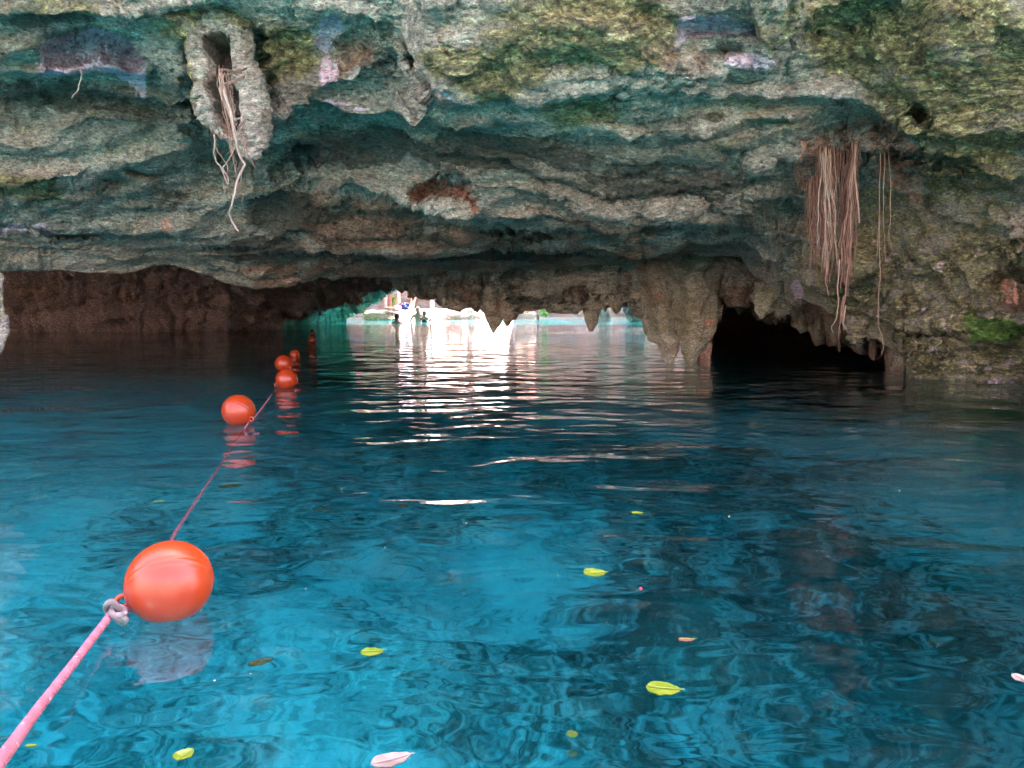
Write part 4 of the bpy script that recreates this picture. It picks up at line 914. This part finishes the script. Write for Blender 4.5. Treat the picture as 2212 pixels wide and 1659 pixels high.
# ------------------------------------------------------------------ far shore
def boulder(name, x0, x1, y0, y1, d, mat, label, cat, seed, dep=.8, box=.0, group=None, ma=(0, .2, .3), mb=(.1, 0, 0)):
    c = at((x0 + x1) / 2, (y0 + y1) / 2, d); rx = (x1 - x0) / 2 / F * d; rz = (y1 - y0) / 2 / F * d
    m, n = 40, 60; th = np.linspace(0, math.pi, m); a = np.linspace(0, 2 * math.pi, n, endpoint=False)
    U = np.stack([np.sin(th)[:, None] * np.cos(a), np.sin(th)[:, None] * np.sin(a), np.cos(th)[:, None] + 0 * a], -1)
    if box: U = np.sign(U) * np.abs(U) ** (1 - box)
    hh = 1 + .28 * fbm(U * 1.3 + seed, 4) + .12 * billow(U * 3 + seed, 3)
    P = U * hh[..., None] * np.array([rx, max(rx, rz) * dep, rz * 1.03]) 
    org = c.copy(); P[..., 2] -= 0
    V = (P + c).reshape(-1, 3)
    o = mesh_np(name, V, grid_faces(m, n, True), mat, origin=org, attrs=attr_const(V, ma, mb)); tag(o, label, cat, group); return o
SH = 42.0
# sunlit platform of pale rock
gx = np.linspace(-9.5, 10, 160); gy = np.linspace(39.2, 50, 70); GXs, GYs = np.meshgrid(gx, gy)
hz = .80 * sm(39.4, 42.2, GYs + .8 * fbm(np.stack([GXs, GYs, GXs * 0], -1) * .6, 3)) * np.interp(GXs, [-9.5, -7.3, -6, -1.6, -.4, .4, 10], [-.3, .1, .9, 1, .8, .25, -.2]) 
Ps = np.stack([GXs, GYs, hz - .25], -1); Ps[..., 2] += .14 * billow(Ps * 1.5, 3) + .05 * fbm(Ps * 5, 3)
Ps[0, :, 2] = -1.5; Ps[:, 0, 2] = -1.5
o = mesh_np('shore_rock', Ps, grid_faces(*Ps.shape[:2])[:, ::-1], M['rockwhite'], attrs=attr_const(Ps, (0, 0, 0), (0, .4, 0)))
tag(o, 'glaring white sunlit rock shelf on the far shore', 'rock shore', kind='structure')
boulder('boulder', 786, 854, 671, 697, 35.5, M['rockfar'], 'mossy ochre boulder at the left of the far shore', 'boulder', 3, .7, .45, 'boulders on the far shore', (0, .5, .9), (.5, 0, .2))
boulder('boulder', 952, 1012, 675, 697, 38.0, M['rockfar'], 'smooth brown boulder behind the raised arm', 'boulder', 8, .6, .1, 'boulders on the far shore', (.6, .8, 0), (0, 0, 0))
boulder('boulder', 1009, 1026, 679, 695, 39.0, M['rockfar'], 'square grey block right of the brown boulder', 'boulder', 12, .6, .6, 'boulders on the far shore', (0, .5, .3), (.3, 0, 0))
boulder('boulder', 1025, 1046, 681, 694, 39.2, M['rockfar'], 'low reddish block right of the square grey one', 'boulder', 15, .5, .6, 'boulders on the far shore', (.8, .8, 0), (.2, 0, 0))
boulder('boulder', 1009, 1021, 670, 678, 41, M['rockfar'], 'small reddish block perched on the white shelf', 'boulder', 18, .5, .6, 'boulders on the far shore', (.6, .8, 0), (.3, 0, 0))
boulder('boulder', 929, 938, 649, 667, 43, M['rockfar'], 'upright pale stone behind the swimmers', 'boulder', 22, .7, .3, 'boulders on the far shore', (0, 0, 0), (0, .8, 0))
boulder('boulder', 829, 852, 663, 669, 41.5, M['rockfar'], 'flat brown stone beside the beach bags', 'boulder', 25, .7, .3, 'boulders on the far shore', (0, .6, .4), (.2, 0, 0))
for k, (x0, x1, y0, y1) in enumerate(((1117, 1131, 669, 679), (1130, 1140, 668, 679), (1139, 1157, 666, 679))):
    boulder('boulder', x0, x1, y0, y1, 44, M['rockfar'], ['pinkish rock behind the low wall, left of three', 'grey rock behind the low wall, middle of three', 'pale orange rock behind the low wall, right of three'][k], 'boulder', 30 + k, .7, .1, 'boulders on the far shore', (.8 if k != 1 else 0, .6, 0), (0, .3, 0))
# low walled block in the water
o = boulder('stone_wall', 1110, 1157, 677, 694, 40.0, M['rockfar'], 'low flat topped stone wall standing in the bright water', 'wall', 40, .4, .85, None, (0, 0, .3), (0, .4, 0))
# teal pillars
o = stal('stone_column', [(600, 1292, 1322), (650, 1290, 1318), (675, 1287, 1320), (690, 1286, 1325), (720, 1284, 1328)], 33, .9, M['rockcliff'], amp=.5, flute=.05, ma=(0, 0, .5), mb=(.5, 0, .3), freq=.7, m=60, n=60); tag(o, 'dark teal rock pillar left of the narrow bright gap', 'rock column')
o = stal('stone_column', [(600, 1332, 1400), (650, 1338, 1400), (675, 1342, 1405), (690, 1352, 1410), (720, 1352, 1412)], 31, .9, M['rockcliff'], amp=.5, flute=.05, ma=(0, 0, .5), mb=(.5, 0, .3), freq=.7, m=60, n=60); tag(o, 'wide teal rock pillar right of the narrow bright gap', 'rock column')
# back wall of the sunken pool
o = plan_wall('cliff', [(-26, 22), (-22, 40), (-14, 49), (-4, 51), (8, 54), (24, 50), (30, 30), (26, 20)], M['rockcliff'], z0=-2, z1=7, amp=1.6, n=360, m=70)
tag(o, 'grey rock face behind the far shore', 'cliff', kind='structure')
pe = np.array([(-17, 1), (-13, -5), (-6, -7.5), (6, -7.5), (13, -5), (17, 1)], float); ss_ = np.linspace(0, 5, 240); bx = np.interp(ss_, range(6), pe[:, 0]); by = np.interp(ss_, range(6), pe[:, 1])  # unseen bank added to throw warm sunlight back into the cave
kk_ = np.linspace(0, 1, 60)[:, None]; Pk = np.stack([bx[None] * (1 + .35 * kk_), by[None] - 4.5 * kk_, -1.2 + 5.6 * kk_ + 0 * bx[None]], -1)
Pk[..., 2] += .5 * fbm(Pk * .5, 4) + .15 * billow(Pk * 1.4, 2)
o = mesh_np('bounce_bank', Pk, grid_faces(60, 240), M['rockwhite'], attrs=attr_const(Pk, (0, .1, .1), (0, .3, 0)))
tag(o, 'unseen pale limestone bank added behind the camera to bounce sunlight', 'rock bank', kind='structure')
# trees: only their trunks show under the roof
def tree(x0, y0, x1, y1, wpx, d, mat, label, ext=3.0):
    a = vat(x0, y0, d); b_ = vat(x1, y1, d); r = wpx / 2 / F * d
    dirv = (b_ - a).normalized(); b_ = a + dirv * ((b_ - a).length + ext)
    e = empty('tree', a); tag(e, label, 'tree', 'trees on the far shore')
    t = MB(); P = np.array([a * (1 - k) + b_ * k for k in np.linspace(-.03, 1, 24)]); P[:, 0] += .05 * np.sin(np.linspace(0, 5, 24)) * np.linspace(0, 1, 24)
    t.tube(P, r * (1 + .5 * np.exp(-np.linspace(0, 1, 24) * 14)) * (1 - .3 * np.linspace(0, 1, 24)), 14); t.build('trunk', mat, e)
    cr = MB(); top_ = np.array(b_)
    for q in range(500):
        v = rng.normal(size=3); v = v / np.linalg.norm(v) * rng.uniform(.3, 1) ** .5 * np.array([1.3, 1.3, .8]); cc = top_ + v + np.array([0, 0, .5])
        u1 = rng.normal(size=3); u1 /= np.linalg.norm(u1); u2 = np.cross(u1, rng.normal(size=3)); u2 /= np.linalg.norm(u2)
        cr.add([cc - u1 * .13, cc + u2 * .06, cc + u1 * .13, cc - u2 * .06], [(0, 1, 2, 3)])
    cr.build('crown', M['leaf_tree'], e, smooth=False)
M['leaf_tree'] = simple('leaf_tree', (.07, .13, .03), .6, .3, 3, .5)
tree(889, 663, 896, 633, 9, 43.5, M['bark'], 'pale leaning tree trunk right of the beach bags', 4)
tree(861, 662, 861, 633, 7, 45, M['bark'], 'pale upright tree trunk behind the beach bags', 4.5)
tree(833, 668, 833, 645, 5, 43, M['bark'], 'thin reddish tree trunk, leftmost on the far shore', 4.5)
tree(841, 667, 842, 642, 8, 44, M['bark_red'], 'dark red brown tree trunk beside the green shrub', 4.5)
# shrub
def shrub(x0, x1, y0, y1, d, label, n=260, name='shrub'):
    e = empty(name, vat((x0 + x1) / 2, y1, d)); tag(e, label, 'plant')
    m = MB(); c = at((x0 + x1) / 2, (y0 + y1) / 2, d); sx = (x1 - x0) / 2 / F * d; sz = (y1 - y0) / 2 / F * d
    for q in range(n):
        v = rng.normal(size=3); v = v / np.linalg.norm(v) * rng.uniform(0, 1) ** .4 * np.array([sx, sx, sz]); cc = c + v
        u1 = np.array([rng.normal() * .4, rng.normal() * .4, 1.0]); u1 /= np.linalg.norm(u1); u2 = np.cross(u1, rng.normal(size=3)); u2 /= np.linalg.norm(u2)
        m.add([cc - u1 * .10, cc + u2 * .025, cc + u1 * .10, cc - u2 * .025], [(0, 1, 2, 3)])
    m.build('foliage', M['leaf_shrub'], e, smooth=False)
    s = MB()
    for k in range(4): s.tube([vat((x0 + x1) / 2 + (k - 1.5), y1 + 1, d), Vector(c + np.array([(k - 1.5) * sx * .5, 0, sz * .7]))], .012, 5)
    s.build('stem', M['wood_dark'], e)
M['leaf_shrub'] = simple('leaf_shrub', (.16, .24, .06), .6, .3, 3, .5)
shrub(843, 855, 640, 664, 44.5, 'green shrub between the red brown and the upright trunk')
shrub(1166, 1188, 664, 684, 38, 'drooping dry brush hanging at the edge of the bright water', 300)
# post
b = MB(); a_ = wat(1162, 690); a_.y = 37; b.tube([vat(1162.5, 694, 37), vat(1162, 668, 37)], .05, 10); b.tube([vat(1161.5, 669, 37), vat(1162.5, 667, 37)], .065, 10)
tag(b.build('post', M['wood_dark'], origin=vat(1162.5, 694, 37)), 'dark mooring post at the end of the low stone wall', 'post')
# bags and towels
def bag(x0, x1, y0, y1, d, mat, label, seed, name='bag'):
    c = at((x0 + x1) / 2, (y0 + y1) / 2, d); rx = (x1 - x0) / 2 / F * d; rz = (y1 - y0) / 2 / F * d
    e = empty(name, c - np.array([0, 0, rz])); tag(e, label, name, 'belongings left on the far shore')
    m, n = 24, 32; th = np.linspace(0, math.pi, m); a = np.linspace(0, 2 * math.pi, n, endpoint=False)
    U = np.stack([np.sin(th)[:, None] * np.cos(a), np.sin(th)[:, None] * np.sin(a), np.cos(th)[:, None] + 0 * a], -1); U = np.sign(U) * np.abs(U) ** .75
    P = U * (1 + .22 * fbm(U * 2 + seed, 4) - .18 * np.abs(fbm(U * 4 + seed, 3)))[..., None] * np.array([rx, rx * .7, rz]) + c
    b = MB(); b.add(P, grid_faces(m, n, True).tolist()); b.build('body', mat, e)
    s = MB(); t = np.linspace(0, math.pi, 12)
    s.tube([c + np.array([rx * .45 * math.cos(k), -rx * .4, rz * (.75 + .5 * math.sin(k))]) for k in t], .012, 6); s.build('strap', M['cloth_dark'], e)
bag(866, 884, 654, 667, 42, M['cloth_blue'], 'blue and white beach bag leaning on the pale trunk', 2)
bag(851, 867, 659, 669, 41.6, M['cloth_pale'], 'pale patterned towel bundle left of the blue bag', 5, 'bundle')
bag(861, 873, 655, 661, 42.4, M['cloth_red'], 'red cloth bundle tucked behind the blue bag', 9, 'bundle')
bag(868, 882, 663, 669, 41.3, M['cloth_dark'], 'navy cloth lying in front of the blue bag', 11, 'bundle')

# ------------------------------------------------------------------ swimmers
def skin_fig(name, verts, edges, radii, mat, parent, root=0):
    me = bpy.data.meshes.new(name); me.from_pydata([tuple(v) for v in verts], edges, []); o = bpy.data.objects.new(name, me); COL.objects.link(o); o.parent = parent
    sk = o.modifiers.new('skin', 'SKIN'); sk.use_smooth_shade = True
    if not me.skin_vertices: me.skin_vertices.new()
    for k, r in enumerate(radii):
        sv = me.skin_vertices[0].data[k]; sv.radius = (r, r) if not isinstance(r, tuple) else r; sv.use_root = (k == root)
    ss = o.modifiers.new('sub', 'SUBSURF'); ss.levels = 2; ss.render_levels = 2
    me.materials.append(mat); return o
def ellip(b, c, r, m=14, n=18):
    th = np.linspace(0, math.pi, m); a = np.linspace(0, 2 * math.pi, n, endpoint=False)
    V = np.stack([r[0] * np.sin(th)[:, None] * np.cos(a), r[1] * np.sin(th)[:, None] * np.sin(a), r[2] * np.cos(th)[:, None] + 0 * a], -1) + np.array(c)
    b.add(V, grid_faces(m, n, True).tolist())
def person(x, ywl, d, label, top_px, pose, turn=0.0, adult=1.0):
    c = vat(x, ywl, d); c.z = 0
    e = empty('person', c); tag(e, label, 'person', None)
    e.rotation_euler = (0, 0, turn)
    H = (ywl - top_px) / F * d                    # height of the crown above water
    hh = .225 * adult; hz_ = H - hh * .5
    sh = hz_ - hh * .72; s = adult
    V = [(0, 0, sh - .55 * s), (0, 0, sh - .30 * s), (0, 0, sh - .08 * s), (0, 0, sh + .03 * s), (0, -.01, hz_ - hh * .28), (0, -.012, hz_), (0, -.005, hz_ + hh * .30)]
    E = [(0, 1), (1, 2), (2, 3), (3, 4), (4, 5), (5, 6)]
    R = [(.14 * s, .10 * s), (.125 * s, .09 * s), (.14 * s, .09 * s), .06 * s, .062 * s, .078 * s, .066 * s]
    for sx in (-1, 1):
        k = len(V); key = pose[0] if sx < 0 else pose[1]
        V += [(sx * .165 * s, 0, sh - .05 * s)] + [(sx * q[0] * s, q[1] * s, sh + q[2] * s) for q in key]
        E += [(2, k)] + [(k + j, k + j + 1) for j in range(len(key))]
        R += [.058 * s, .042 * s, .034 * s, .026 * s][:len(key) + 1]
    for sx in (-1, 1):
        k = len(V); V += [(sx * .10 * s, 0, sh - .68 * s), (sx * .11 * s, -.05, sh - 1.05 * s), (sx * .11 * s, .02, sh - 1.42 * s)]; E += [(0, k), (k, k + 1), (k + 1, k + 2)]; R += [.085 * s, .055 * s, .04 * s]
    body = skin_fig('body', V, E, R, M['skin'], e)
    return e, sh, hz_, hh, s
A_down = [(.26, -.02, -.28), (.24, -.12, -.52), (.22, -.18, -.60)]
A_up = [(.33, -.05, -.22), (.38, -.08, .02), (.36, -.10, .10)]
p1, sh, hz_, hh, s = person(858, 697, 28.0, 'swimmer at the left with only a dark haired head above water', 677, (A_down, A_down), .4)
b = MB(); ellip(b, p1.location + Vector((0, .015, hz_ + .015)), (.092, .105, .125)); ellip(b, p1.location + Vector((0, .05, hz_ - .07)), (.075, .05, .10))
hr = b.build('hair', M['hair'], p1)
p2, sh, hz_, hh, s = person(903, 694, 31.5, 'long haired swimmer seen from behind, one hand on hip', 663, ([(.30, 0, -.26), (.24, -.05, -.50), (.22, -.08, -.58)], A_down), 0)
b = MB(); ellip(b, p2.location + Vector((0, -.015, hz_ + .015)), (.095, .11, .125)); ellip(b, p2.location + Vector((.02, -.08, hz_ - .20)), (.085, .05, .24)); b.build('hair', simple('hair_light', (.22, .15, .10), .6), p2)
p3, sh, hz_, hh, s = person(917, 695.5, 30.5, 'smaller swimmer in a black swimsuit raising one arm', 672, (A_down, A_up), -.3, .82)
b = MB(); ellip(b, p3.location + Vector((0, -.01, hz_ + .012)), (.078, .09, .105)); b.build('hair', M['hair'], p3)
b = MB(); ellip(b, p3.location + Vector((0, 0, sh - .28)), (.135, .098, .22)); b.build('swimsuit', M['swimsuit'], p3)
